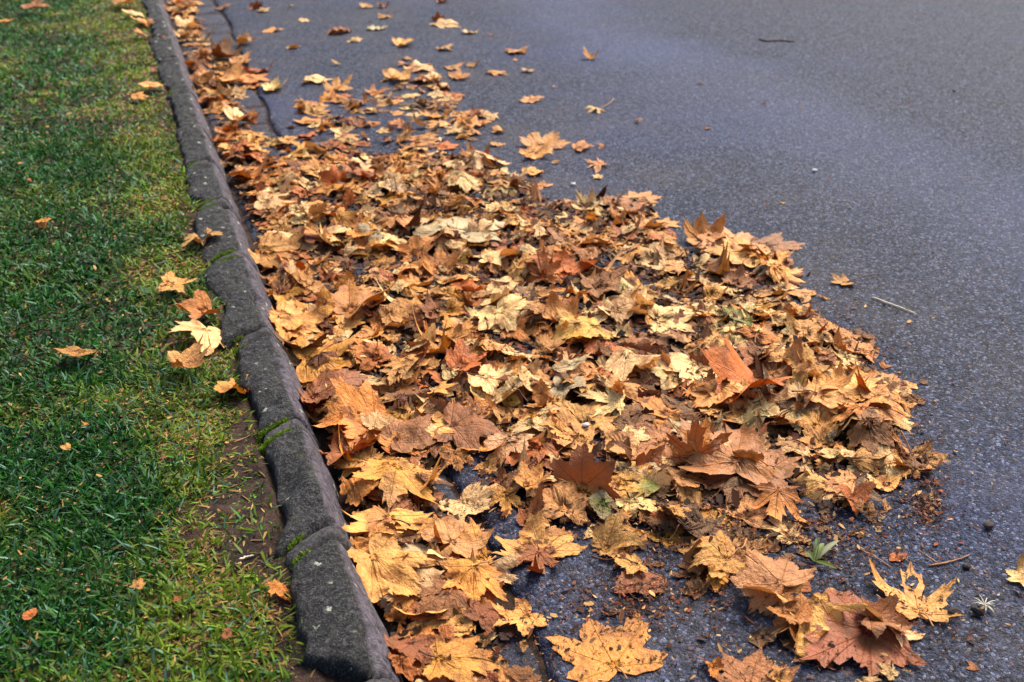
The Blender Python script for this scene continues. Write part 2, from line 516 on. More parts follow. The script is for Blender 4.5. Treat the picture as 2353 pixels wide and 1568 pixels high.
def kerb_block(y0, y1, seed, shrink=0.0, rough=1.0, wide=0.0, taper=0.0, pits=(), endr=0.011, step=0.008):
    n = max(8, int((y1 - y0) / step))
    yy = np.linspace(y0, y1, n)
    P = PROF.copy()
    V = np.zeros((n, len(P), 3))
    s = np.linspace(0, 1, len(P))
    for i, y in enumerate(yy):
        e = min(y - y0, y1 - y)
        k = 1.0 - 0.20 * max(0.0, 1 - e / endr) ** 2.0 - shrink
        q = PC + (P - PC) * k
        bx = (fbm(np.array([y * 7.0]), np.array([seed * 1.3]), 61, 3)[0] - 0.5) * 0.085 * rough + taper * smooth(y0 + 0.15 - y, 0.0, 0.15)
        wb = np.clip((0.225 - P[:, 0]) / 0.085, 0, 1)
        q[:, 0] += (bx - wide) * wb
        V[i, :, 0] = q[:, 0]; V[i, :, 1] = y; V[i, :, 2] = q[:, 1]
    X, Yv, Zv = V[..., 0], V[..., 1], V[..., 2]
    top = np.clip((0.243 - PROF[:, 0]) / 0.02, 0.0, 1)[None, :] * (PROF[:, 1] > 0.0)[None, :]
    front = 1 - top
    h = (fbm(X * 16 + seed, Yv * 16, 71, 4) - 0.5) * 0.026 + (fbm(X * 75, Yv * 75 + seed, 73, 3) - 0.5) * 0.016
    Zv += h * top * rough
    X += ((fbm(Yv * 30, Zv * 30 + seed, 75, 3) - 0.5) * 0.010 + (fbm(Yv * 7 + seed, Zv * 4, 76, 3) - 0.5) * 0.020) * front * rough
    edge_ = np.exp(-((PROF[:, 0] - 0.236) / 0.012) ** 2)[None, :]
    chip = smooth(fbm(Yv * 11, Yv * 0 + seed, 78, 3), 0.55, 0.72)
    Zv -= 0.022 * chip * edge_ * rough; X -= 0.006 * chip * edge_ * rough
    for (px, py, r, dep) in pits:
        d = np.exp(-(((X - px) / r) ** 2 + ((Yv - py) / (r * 1.5)) ** 2))
        Zv -= dep * d * top
    Yv += (fbm(X * 30, Zv * 30, 77 + seed, 2) - 0.5) * 0.012 * rough * (np.minimum(yy - y0, y1 - yy)[:, None] < 0.02)
    Yv -= 0.55 * np.clip(0.238 - X, 0, 0.15)          # the blocks are cut askew
    V = np.stack([X, Yv, Zv], -1)
    m = len(P)
    Q = grid_quads(n, m)
    worn = np.clip(smooth(PROF[:, 0], 0.233, 0.241)[None, :] * (0.88 + 0.7 * (fbm(Yv * 9, Zv * 20, 79, 3) - 0.5)), 0, 1)
    W = np.broadcast_to(worn, (n, m)).reshape(-1)
    V = V.reshape(-1, 3)
    c0, c1 = V[:m].mean(0), V[-m:].mean(0)
    c0[1] += 0.004; c1[1] -= 0.004
    T = [[j, j + 1, n * m] for j in range(m - 1)] + [[(n - 1) * m + j + 1, (n - 1) * m + j, n * m + 1] for j in range(m - 1)]
    V = np.vstack([V, c0, c1]); W = np.concatenate([W, [0, 0]])
    Q = Q[:, ::-1]
    return V, Q, np.array(T), W


JOINT_PX = [(850, 1562), (738, 1218), (662, 970), (592, 762), (541, 580), (487, 462), (452, 372), (424, 288), (404, 205), (391, 136), (372, 72), (358, 22)]
joints = []
for (px, py) in JOINT_PX:
    joints.append(ground(px, py, 0.10)[1])
joints = [joints[0] - 0.47] + joints
while joints[-1] < 10.5:
    joints.append(joints[-1] + 0.46)
kerb_labels = [
    'dark bluestone kerb block at the very bottom edge, only its end showing',
    'long dark kerb stone with one pale lichen spot, closest to the camera',
    'deeply pitted kerb stone with a hollow, between two mortar ridges',
    'kerb stone flecked with white lichen, gold leaf at its back corner',
    'kerb stone beside the tan and cream lawn leaves, between mossy joints',
    'kerb stone just before the bare earth strip, green moss at its near end',
    'kerb stone with grey lichen smears beside yellowed turf edge',
    'short kerb stone sixth beyond the pitted one, dry grass along it',
    'kerb stone beside the twin golden leaves at the lawn edge',
    'kerb stone just beyond the twin golden leaves',
    'kerb stone with tan leaves overhanging its lawn side',
    'blurred kerb stone beyond the overhanging tan leaves',
    'blurred kerb stone by the pale leaf near the top edge',
]
moss_at = {1: 0.35, 2: 1.0, 3: 0.25, 4: 1.0, 5: 0.85, 6: 0.5, 8: 0.3}
MORT_W = 0.050
KERBS = []
for k in range(len(joints) - 1):
    y0, y1 = joints[k] + MORT_W / 2 + 0.003, joints[k + 1] - MORT_W / 2 - 0.003
    pits = []
    if k == 2:
        yy = ground(668, 1085, 0.1); pits = [(0.17, yy[1], 0.034, 0.030), (0.205, yy[1] - 0.20, 0.018, 0.012), (0.135, yy[1] - 0.10, 0.016, 0.03)]
    if k == 4:
        pits = [(0.18, y0 + 0.12, 0.02, 0.012), (0.15, y0 + 0.26, 0.02, 0.012)]
    far = joints[k] > 6.5
    V, Q, T, W = kerb_block(y0, y1, k * 3.7, wide=[0, .012, .0, .0, .012, .004, 0, 0, 0, 0, 0, 0, 0][k] if k < 13 else 0, pits=pits, taper=0.085 if k == 1 else (-0.02 if k in (2, 4) else 0.0), step=0.02 if far else 0.007)
    lab = kerb_labels[k] if k < len(kerb_labels) else 'blurred far kerb stone, number %s past the last visible lawn leaf' % k
    o = add('kerb_stone', make_mesh('kerb_stone', V, Q, T, attrs={'worn': ('FLOAT', W)}), M_KERB, label=lab, category='kerb stone', group='bluestone kerb stones in a row')
    recentre(o)
    KERBS.append(o)
    # rounded mortar bead in the joint at the far end of this stone
    yj = joints[k + 1]
    V, Q, T, W = kerb_block(yj - MORT_W / 2 + 0.003, yj + MORT_W / 2 - 0.003, k * 5.1 + 2, shrink=0.015, rough=0.6, endr=0.015, step=0.003, wide=-0.004)
    mb = add('mortar_joint', make_mesh('mortar_joint', V, Q, T, attrs={'worn': ('FLOAT', W * 0.5)}), M_MORT, parent=o)
    dens = moss_at.get(k, 0.0)
    if dens:
        # cushions of moss along each groove of the joint: short upright fronds
        for sd_ in (-1, 1):
            n = int(2600 * dens)
            t = 0.12 + 0.75 * R.beta(1.6, 1.6, n) * (0.5 + 0.5 * dens)
            idx = (9 + t * 17).astype(int)
            base = PC + (PROF[idx] - PC) * 0.93
            x = base[:, 0] + R.normal(0, 0.002, n)
            y = yj + sd_ * (MORT_W / 2 + 0.001) + R.normal(0, 0.0045, n) - 0.55 * np.clip(0.238 - x, 0, 0.15)
            z = base[:, 1] - 0.004 + R.uniform(0, 0.006, n)
            az = R.uniform(0, 6.28, n); h = R.uniform(0.002, 0.006, n); w = R.uniform(0.0008, 0.0016, n)
            A = np.stack([x - np.cos(az) * w, y - np.sin(az) * w, z], -1); B = np.stack([x + np.cos(az) * w, y + np.sin(az) * w, z], -1)
            C = np.stack([x + R.normal(0, 0.003, n), y + R.normal(0, 0.003, n), z + h], -1)
            V = np.stack([A, B, C], 1).reshape(-1, 3)
            c = np.array(lin(84, 108, 26)) * R.uniform(0.5, 1.5, (n, 1)) + np.array(lin(110, 120, 20)) * R.uniform(0, 0.4, (n, 1))
            add('moss', make_mesh('moss', V, None, np.arange(3 * n).reshape(-1, 3), smooth=False, attrs={'tint': ('FLOAT_COLOR', np.repeat(np.concatenate([c, np.ones((n, 1))], 1), 3, 0))}), M_MOSS, parent=o)

# ------------------------------------------------------------------ gutter stones
gy0, k = 0.62, 0
GUTS = []
glabels = {0: None}
while gy0 < 10.2:
    ln = 0.24 + 0.16 * random.random()
    y0, y1 = gy0 + 0.005, gy0 + ln - 0.005
    n = max(6, int((y1 - y0) / (0.012 if y0 < 6 else 0.03))); m = 16
    yy = np.linspace(y0, y1, n)
    x0 = np.full(n, 0.296); x1 = gutter_edge(yy) - 0.007 + (fbm(yy * 14, yy * 0 + k, 91, 3) - 0.5) * 0.024
    e = np.minimum(yy - y0, y1 - yy)
    x1 = x1 - 0.03 * np.clip(1 - e / 0.03, 0, 1) ** 2
    s = np.linspace(0, 1, m)
    s = 0.5 - 0.5 * np.cos(s * math.pi)
    X = x0[:, None] + (x1 - x0)[:, None] * s[None]
    Yv = np.broadcast_to(yy[:, None], X.shape).copy()
    ed = np.minimum(np.minimum(X - x0[:, None], x1[:, None] - X), e[:, None])
    Zv = GUT_Z + (fbm(X * 16 + k, Yv * 16, 93, 3) - 0.5) * 0.014 - 0.022 * np.clip(1 - ed / 0.018, 0, 1) ** 2
    Yv += (fbm(X * 9, Yv * 3 + k, 95, 3) - 0.5) * 0.03
    top = np.stack([X, Yv, Zv], -1)
    ring = np.concatenate([top[0, :-1], top[:-1, -1], top[-1, :0:-1], top[:0:-1, 0]])
    low = ring.copy(); low[:, 2] = -0.065
    nv = n * m
    V = np.vstack([top.reshape(-1, 3), ring, low])
    r = len(ring); j = np.arange(r); j2 = (j + 1) % r
    Q = np.vstack([grid_quads(n, m), np.stack([nv + j, nv + r + j, nv + r + j2, nv + j2], -1)])
    o = add('gutter_stone', make_mesh('gutter_stone', V, Q), M_GUT, category='gutter stone', group='flat gutter stones between kerb and asphalt')
    recentre(o)
    o['_y'] = (y0 + y1) / 2
    GUTS.append(o)
    gy0 += ln; k += 1

# ------------------------------------------------------------------ leaves: shape
LEAFK = 1.02
SAT = np.array([1.10, 0.94, 0.62])
SATP = np.array([1.08, 0.96, 0.80])
PAL = dict(cream=(232, 200, 146), tan=(214, 162, 98), gold=(212, 152, 62), ochre=(198, 130, 60), orange=(184, 96, 36), rust=(140, 68, 30), brown=(124, 76, 46),
           pink=(208, 150, 92), mauve=(148, 94, 58), red=(120, 50, 34), dark=(80, 50, 36), grey=(186, 176, 148), green=(98, 124, 44), olive=(190, 158, 72),
           pale=(238, 212, 152))
WORD = dict(cream='cream', tan='tan', gold='golden', ochre='ochre', orange='orange', rust='rust brown', brown='brown', pink='pinkish tan', mauve='mauve brown', red='dark red',
            dark='dark brown', grey='grey', green='green', olive='olive', pale='pale yellow')

HALF = {
    'P': [(0, 1.0), (5, .85), (9, .86), (13, .73), (18, .74), (22, .63), (26, .56), (31, .65), (34, .66), (38, .77), (42, .77), (48, .93), (53, .79), (58, .79),
          (63, .65), (68, .64), (73, .53), (78, .48), (84, .56), (89, .58), (99, .72), (106, .58), (115, .57), (123, .44), (134, .39), (150, .26), (168, .14)],
    'M': [(0, 1.0), (5, .80), (11, .84), (12, .58), (18, .60), (20, .40), (25, .30), (31, .42), (36, .50), (38, .70), (42, .68), (48, .94), (52, .68), (58, .70),
          (60, .46), (67, .44), (74, .30), (79, .26), (86, .38), (92, .40), (100, .62), (105, .40), (114, .40), (122, .26), (134, .24), (150, .16), (168, .10)],
}


def outline(rng, kind, sub):
    pts = []
    if kind == 'O':
        n = 22
        for sgn in (1, -1):
            side = []
            for k in range(n):
                t = k / n
                y = 1 - t
                w = 0.31 * (math.sin(math.pi * min(1, max(0, (1 - t) ** 0.85 * 0.97 + 0.02))) ** 1.05)
                w *= 1 + (0.07 if k % 2 else -0.05) + rng.normal(0, 0.025)
                side.append((sgn * w if k else 0.0, y))
            pts.append(side)
        P = [(x, y) for x, y in pts[0]] + [(0.0, 0.0)] + [(x, y) for x, y in pts[1][:0:-1]]
        P = np.array(P)
        P[:, 1] -= 0.5
        org = np.array([0.0, 0.5])
    else:
        base = HALF[kind if kind in HALF else 'P']
        lob = rng.normal(1, 0.09, 5)
        depth = rng.uniform(0.7, 1.2) if kind == 'P' else rng.uniform(0.75, 1.05)
        wid = rng.uniform(0.92, 1.08)
        for s, sgn in enumerate((1, -1)):
            side = []
            for i, (a, r) in enumerate(base):
                lw = np.interp(a, [0, 26, 48, 76, 99, 150], [lob[2], (lob[2] + lob[3 - 2 * s]) / 2, lob[3 - 2 * s], 1, lob[4 - 4 * s], 1])
                env = np.interp(a, [0, 48, 99, 150, 180], [1, .93, .74 if kind == 'P' else .62, .30, .12])
                r2 = env * (min(1.0, r / env) ** depth) * lw
                j = 0.0 if i == 0 else 1.0
                side.append((sgn * math.radians((a + j * rng.normal(0, 1.6)) * wid), r2 * (1 + rng.normal(0, 0.035))))
            pts.append(side)
        seq = pts[0] + [(math.pi, 0.07)] + pts[1][:0:-1]
        P = np.array([(r * math.sin(a), r * math.cos(a)) for a, r in seq])
        org = np.zeros(2)
        if kind == 'F':                                   # a torn scrap: one sector of a leaf
            ang = np.arctan2(P[:, 0], P[:, 1])
            c = rng.uniform(-0.9, 0.9); h = rng.uniform(0.45, 0.8)
            d = np.abs(ang - c)
            f = np.where(d < h, 1.0, np.maximum(0.18, 1 - (d - h) * 2.2)) * (1 + rng.normal(0, 0.07, len(P)))
            P = P * f[:, None]
    Q = []
    n = len(P)
    for i in range(n):
        a, b = P[i], P[(i + 1) % n]
        for k in range(sub):
            t = k / sub
            q = a * (1 - t) + b * t
            if k:
                q = q * (1 + rng.normal(0, 0.018))
            Q.append(q)
    return np.array(Q), org


VA = np.radians([0, 47, -47, 99, -99])


class Leaf:
    pass


def shape_leaf(rng, kind, L, hi, cup, fold, lobes, wave, roll, rolldir, wscale):
    O, org = outline(rng, kind, 3 if hi == 2 else (2 if hi == 1 else 1))
    rings = [[.35, .7, 1.0], [.22, .44, .64, .83, 1.0], [.1, .2, .3, .4, .5, .6, .7, .8, .9, 1.0]][hi]
    N = len(O); K = len(rings)
    XY = np.vstack([np.zeros((1, 2)), (np.array(rings)[:, None, None] * O[None]).reshape(-1, 2)])
    rim = np.concatenate([[0], np.repeat(rings, N)])
    uv = XY + org
    x, y = XY[:, 0] * wscale, XY[:, 1]
    r = np.hypot(XY[:, 0], XY[:, 1]); ang = np.arctan2(XY[:, 0], XY[:, 1])
    z = cup * r ** 2 + fold * np.abs(XY[:, 0])
    if kind != 'O':
        dv = np.full(len(r), 9.0)
        for a, c in zip(VA, lobes):
            da = np.abs((ang - a + math.pi) % (2 * math.pi) - math.pi)
            z = z + c * np.maximum(0, r - 0.4) ** 2 * 2.6 * np.exp(-(da / 0.38) ** 2)
            d = np.where(da < math.pi / 2, np.abs(r * np.sin(da)), 9)
            dv = np.minimum(dv, d)
        z = z + 0.020 * (1 - np.exp(-(dv / 0.08) ** 2)) * rng.uniform(0.3, 1.5)
    ph = rng.uniform(0, 6.28, 6); fr = rng.uniform(3, 7.5, 6); dr = rng.uniform(0, 6.28, 6)
    for k in range(4):
        z = z + wave * 0.35 * np.sin(fr[k] * (XY[:, 0] * math.cos(dr[k]) + XY[:, 1] * math.sin(dr[k])) + ph[k]) * (0.25 + r)
    z = z + wave * 0.5 * np.sin(ang * rng.integers(5, 9) + ph[5]) * rim ** 3 * 0.35
    if abs(roll) > 0.05:
        cb, sb = math.cos(rolldir), math.sin(rolldir)
        u = (x * cb + (y - 0.4) * sb); w = -x * sb + (y - 0.4) * cb
        kap = roll
        uu = np.sin(kap * u) * (1 / kap - z); zz = 1 / kap - np.cos(kap * u) * (1 / kap - z)
        x, y, z = uu * cb - w * sb, uu * sb + w * cb + 0.4, zz
    V = np.stack([x, y, z], -1) * L
    q = grid_quads(K, N, True) + 1
    j = np.arange(N); t = np.stack([np.zeros(N, int), 1 + j, 1 + (j + 1) % N], -1)
    return V, q[:, ::-1], t[:, ::-1], uv, rim


# ------------------------------------------------------------------ height field the leaves pile up on
CELL = 0.008
HX0, HX1, HY0, HY1 = -1.3, 4.2, 0.7, 9.6
hnx, hny = int((HX1 - HX0) / CELL), int((HY1 - HY0) / CELL)
cxs = HX0 + (np.arange(hnx) + 0.5) * CELL; cys = HY0 + (np.arange(hny) + 0.5) * CELL
CX, CYY = np.meshgrid(cxs, cys, indexing='ij')
HM = np.where(CX < 0.125, lawn_z(CX, CYY) + 0.020 * (1 - bareness(CX, CYY)), np.interp(CX, PROFILE[:, 0], PROFILE[:, 1] + 0.004))
HM = np.where(CX > 0.285, np.where(CX < gutter_edge(CYY), GUT_Z + 0.004, 0.002), HM)


def hidx(x, y):
    return np.clip(((x - HX0) / CELL).astype(int), 1, hnx - 2), np.clip(((y - HY0) / CELL).astype(int), 1, hny - 2)


def hget(x, y):
    i, j = hidx(np.asarray(x, float), np.asarray(y, float))
    return (HM[i, j] * 2 + HM[i + 1, j] + HM[i - 1, j] + HM[i, j + 1] + HM[i, j - 1]) / 6


def hsplat(V):
    i, j = hidx(V[:, 0], V[:, 1])
    for di, dj in ((0, 0), (1, 0), (0, 1), (-1, 0), (0, -1)):
        np.maximum.at(HM, (i + di, j + dj), V[:, 2] - (0.0 if di == dj == 0 else 0.001))


LEAVES = []


def put_leaf(rng, x, y, head, L, color, kind='P', hi=0, cup=0.1, fold=0.0, lobes=None, wave=0.1, roll=0.0, rolldir=0.0, up=0.0, side=0.0, conf=0.6, wscale=1.0,
             patch=None, vein=None, sink=0.0, lift=0.0, anchor='base', tone=None, **meta):
    lobes = rng.normal(0.0, 0.17, 5) if lobes is None else lobes
    V, q, t, uv, rim = shape_leaf(rng, kind, L, hi, cup, fold, lobes, wave, roll, rolldir, wscale)
    if anchor == 'mid':
        V[:, 1] -= (0.4 if kind != 'O' else 0.0) * L
    elif kind == 'O':
        V[:, 1] += 0.5 * L
    if side:
        c, s = math.cos(side), math.sin(side)
        V[:, 0], V[:, 2] = V[:, 0] * c - V[:, 2] * s, V[:, 0] * s + V[:, 2] * c
    if up:
        c, s = math.cos(up), math.sin(up)
        V[:, 1], V[:, 2] = V[:, 1] * c - V[:, 2] * s, V[:, 1] * s + V[:, 2] * c
    c, s = math.cos(head), math.sin(head)             # head: compass of the tip, 0 = +Y, clockwise
    V[:, 0], V[:, 1] = V[:, 0] * c + V[:, 1] * s, -V[:, 0] * s + V[:, 1] * c
    V[:, 0] += x; V[:, 1] += y
    if up < 0.7:
        h = hget(V[:, 0], V[:, 1])
        A = np.stack([V[:, 0] - x, V[:, 1] - y, np.ones(len(V))], -1)
        if rng.random() < 0.95:
            g, *_ = np.linalg.lstsq(A, h, rcond=None)
            gl = math.hypot(g[0], g[1])
            k = min(1.0, 0.7 / (gl + 1e-9))
            V[:, 2] += (V[:, 0] - x) * g[0] * k + (V[:, 1] - y) * g[1] * k
        d = h - V[:, 2]
        z0 = np.percentile(d, 86 - 14 * conf) + lift
        V[:, 2] += z0
        gap = np.maximum(0, V[:, 2] - h)
        V[:, 2] -= gap * conf
        pen = np.maximum(0, h + 0.0012 - V[:, 2])
        V[:, 2] += np.minimum(pen, 0.012) + np.maximum(0, GUT_Z + 0.004 - V[:, 2] - np.minimum(pen, 0.012))
        S_ = V.copy(); S_[:, 2] = np.minimum(V[:, 2], h + 0.012)
        hsplat(S_)
    else:
        h0 = float(hget(np.array([x]), np.array([y]))[0])
        V[:, 2] += h0 - sink
        V[:, 2] = np.maximum(V[:, 2], 0.003 if x > 0.3 else 0.05)
    lf = Leaf()
    lf.V, lf.q, lf.t, lf.uv, lf.rim = V, q, t, uv, rim
    k = float(np.clip(1 + rng.normal(0, 0.17), .6, 1.4)) if tone is None else tone
    col = np.array(lin(*PAL[color], LEAFK)) * (SATP if color in ('cream', 'pale', 'grey', 'pink', 'mauve') else SAT) * k * (1 + rng.normal(0, 0.04, 3))
    C = np.repeat(np.concatenate([col, [(1.0 if rng.random() < 0.5 else 0.0) if vein is None else vein]])[None], len(V), 0)
    if kind in 'PM' and patch is None and rng.random() < 0.35:        # one half or lobe browner than the rest
        a = VA[rng.integers(0, 5)]
        w = np.exp(-((np.arctan2(uv[:, 0], uv[:, 1]) - a) / 0.5) ** 2) * np.clip(rim, 0, 1)
        C[:, :3] *= 1 - w[:, None] * (1 - np.array([0.62, 0.48, 0.38])) * rng.uniform(0.3, 1)
    if patch is not None:
        pc, pu, pv, pr = patch
        w = np.exp(-(((uv[:, 0] - pu) / pr) ** 2 + ((uv[:, 1] - pv) / pr) ** 2) ** 1.5)[:, None]
        C[:, :3] = C[:, :3] * (1 - w) + np.array(lin(*PAL[pc], LEAFK)) * w
    lf.C = C; lf.seed = rng.uniform(0, 50)
    lf.x, lf.y, lf.head, lf.L, lf.color, lf.kind = x, y, head, L, color, kind
    lf.jz = float(V[0, 2])
    lf.meta = meta
    LEAVES.append(lf)
    return lf


# ------------------------------------------------------------------ the unremarkable bulk of the pile
def inside(poly, x, y):
    r = np.zeros(len(x), bool)
    for (x0, y0), (x1, y1) in zip(poly, np.roll(poly, -1, 0)):
        c = (y0 > y) != (y1 > y)
        r ^= c & (x < (x1 - x0) * (y - y0) / (y1 - y0 + 1e-12) + x0)
    return r


def gpoly(pts, z=0.02):
    return np.array([ground(a, b, z) for a, b in pts])


POLY_A2 = gpoly([(492, 300), (560, 300), (650, 335), (690, 305), (690, 240), (780, 220), (885, 220), (895, 175), (960, 150), (1040, 200), (1085, 245), (1125, 290), (1050, 330),
                 (1050, 350), (510, 350)], 0.0)
POLY_A = gpoly([(508, 345), (650, 350), (760, 355), (900, 345), (1050, 345), (1120, 375), (1220, 415), (1250, 450), (1340, 470), (1440, 445), (1500, 455), (1515, 505), (1560, 570), (1640, 530), (1720, 560), (1800, 580),
                (1820, 630), (1780, 690), (1890, 750), (1960, 775), (2010, 810), (2020, 870), (2075, 915), (2050, 960), (2050, 1010), (2035, 1080), (1975, 1135),
                (1880, 1160), (1780, 1150), (1690, 1160), (1590, 1170), (1520, 1220), (1400, 1220), (1290, 1165), (1190, 1150), (1110, 1105), (1165, 1040), (1060, 985),
                (990, 1040), (1000, 1110), (1060, 1180), (1080, 1260), (1090, 1330), (1100, 1390), (1180, 1430), (1160, 1500), (1200, 1640), (950, 1640), (870, 1320),
                (800, 1110), (730, 930), (660, 720), (585, 510)])
POLY_B = gpoly([(392, -40), (450, -40), (455, 60), (480, 110), (530, 145), (640, 195), (540, 205), (505, 250), (580, 265), (580, 300), (492, 300), (445, 150)], 0.0)
POLY_C = gpoly([(1420, 1300), (1560, 1240), (1680, 1250), (1820, 1270), (1830, 1360), (1940, 1400), (2080, 1445), (2000, 1505), (1840, 1510), (1810, 1420), (1660, 1340), (1420, 1350)], 0.0)


def auto_color(x, y):
    k = smooth(x + (fbm(x * 2.5, y * 2.5, 101, 2) - 0.5) * 0.9, 0.45, 1.35)
    names = ['cream', 'tan', 'gold', 'ochre', 'orange', 'rust', 'brown', 'pink', 'mauve', 'red', 'dark', 'grey', 'pale', 'olive']
    a = np.array([16, 26, 16, 18, 12, 6, 5, 4, 1, 1, 1, 1, 4, 0.6]); b = np.array([26, 28, 3, 8, 2, 3, 6, 18, 9, 2, 1, 1.5, 6, 0.4])
    w = a * (1 - k) + b * k
    return names[int(np.searchsorted(np.cumsum(w / w.sum()), R.random()))]


def auto_fill(poly, dens, smin, smax, frag=False):
    lo, hi_ = poly.min(0), poly.max(0)
    n = int(dens * (hi_ - lo).prod())
    x = R.uniform(lo[0], hi_[0], n); y = R.uniform(lo[1], hi_[1], n)
    ok = inside(poly, x + R.normal(0, 0.025, n), y + R.normal(0, 0.035, n)) & (x > 0.315)
    x, y = x[ok], y[ok]
    n = len(x)
    print('auto leaves', n)
    for i in range(n):
        f = i / n
        d = math.hypot(x[i], y[i])
        hi = 1 if d < 2.7 and f > 0.25 else (1 if d < 3.6 and f > 0.5 else 0)
        L = float(np.clip(R.normal(0.072 - 0.010 * smooth(y[i], 2.2, 3.0), 0.017), smin, smax))
        flat = smooth(x[i], 0.9, 1.5)
        dry = R.random()
        form, kw = 'flat', dict(cup=R.normal(0.06, 0.1), wave=0.08 + 0.14 * R.random(), conf=0.62 + 0.32 * flat)
        kind = 'P' if R.random() < 0.60 else ('M' if R.random() < 0.25 else ('O' if R.random() < 0.45 else 'F'))
        if dry < 0.27 * (1 - 0.75 * flat) + 0.05:
            form = 'curled'; kw = dict(cup=R.normal(0.1, 0.2), wave=0.14, roll=R.choice([-1, 1]) * R.uniform(1.1, 2.6), rolldir=R.uniform(0, 3.14), conf=0.15)
        elif dry < 0.48:
            form = 'cupped'; kw = dict(cup=R.choice([-1, 1]) * R.uniform(0.25, 0.5), wave=0.14, lobes=R.normal(0.25, 0.5, 5), conf=0.25)
        elif dry < 0.58:
            form = 'folded'; kw = dict(cup=0.05, fold=R.choice([-1, 1]) * R.uniform(0.5, 1.2), wave=0.1, conf=0.15)
        up = 0.0; side = R.normal(0, 0.10 + 0.14 * (1 - flat))
        if f > 0.45 and R.random() < 0.045 * (1 - flat) * (y[i] < 4.2):
            form = 'upright'; up = R.uniform(0.7, 1.0); kw['sink'] = 0.38 * L; L *= 0.85
        elif f > 0.3 and form != 'flat':
            up = R.normal(0.06, 0.22); up = float(np.clip(up, -0.3, 0.35))
        if kind == 'F':
            L *= 1.05
        colr = auto_color(x[i], y[i])
        if f < 0.26 and not frag and R.random() < 0.75:          # damp brown lower layer, also darkened to paint the shade between leaves
            colr = str(R.choice(['dark', 'dark', 'brown', 'rust', 'brown'])); kw['tone'] = 0.75
        if frag:
            kind = 'F' if R.random() < 0.75 else 'O'; L = float(R.uniform(smin, smax)); hi = min(hi, 1); up = 0.0; kw['conf'] = 0.6
            colr = str(R.choice(['dark', 'brown', 'rust', 'brown', 'mauve', 'ochre', 'tan', 'dark'])); kw['tone'] = R.uniform(.6, 1)
        put_leaf(R, x[i], y[i], R.uniform(0, 6.28), L, colr, kind, hi, up=up, side=side, wscale=R.uniform(0.88, 1.12), anchor='mid', form=form, **kw)


auto_fill(POLY_A, 620, 0.038, 0.11)
auto_fill(POLY_A2, 190, 0.055, 0.10)
KY = np.array([[0.318, 1.15], [0.36, 1.15], [0.36, 6.2], [0.318, 6.2]])
auto_fill(KY, 520, 0.05, 0.10)
auto_fill(np.array([[0.318, 4.4], [0.47, 4.4], [0.44, 8.2], [0.318, 8.2]]), 200, 0.06, 0.10)
auto_fill(POLY_B, 210, 0.06, 0.12)
auto_fill(POLY_C, 260, 0.04, 0.09)
auto_fill(gpoly([(1150, 1120), (1300, 1160), (1550, 1170), (1700, 1140), (1950, 1170), (2000, 1250), (1840, 1320), (1560, 1310), (1380, 1260), (1180, 1190)], 0), 600, 0.018, 0.05, True)
auto_fill(gpoly([(1230, 1160), (1550, 1180), (1700, 1150), (1850, 1180), (1800, 1300), (1560, 1310), (1380, 1270), (1230, 1230)], 0), 110, 0.045, 0.09)
auto_fill(gpoly([(1800, 680), (2000, 770), (2120, 910), (2100, 1160), (2040, 1160), (2040, 900), (1800, 760)], 0), 420, 0.015, 0.045, True)
auto_fill(gpoly([(1360, 1320), (1560, 1320), (1560, 1410), (1360, 1430)], 0), 500, 0.015, 0.04, True)

# ------------------------------------------------------------------ leaves one can point to, read off the photograph and laid on the ground where they lie
VIEW = {'0': (0, 0, 1 / 0.9412), '1': (0, 0, .36124), '2': (800, 0, .36124), '3': (500, 400, .36124), '4': (1250, 400, .44624), '5': (300, 560, .34432), '6': (500, 1000, .42479),
        '7': (1150, 1000, .42479), '8': (1650, 900, .48851), '9': (0, 900, .4886)}


def T(v, X, Y):
    a, b, s = VIEW[v]
    return (a + X * s) * 0.9412, (b + Y * s) * 0.9412


def gpile(px, py, z0=None):
    z = 0.03 if z0 is None else z0
    for _ in range(4):
        x, y = ground(px, py, z)
        z = float(hget(np.array([x]), np.array([y]))[0])
    return x, y


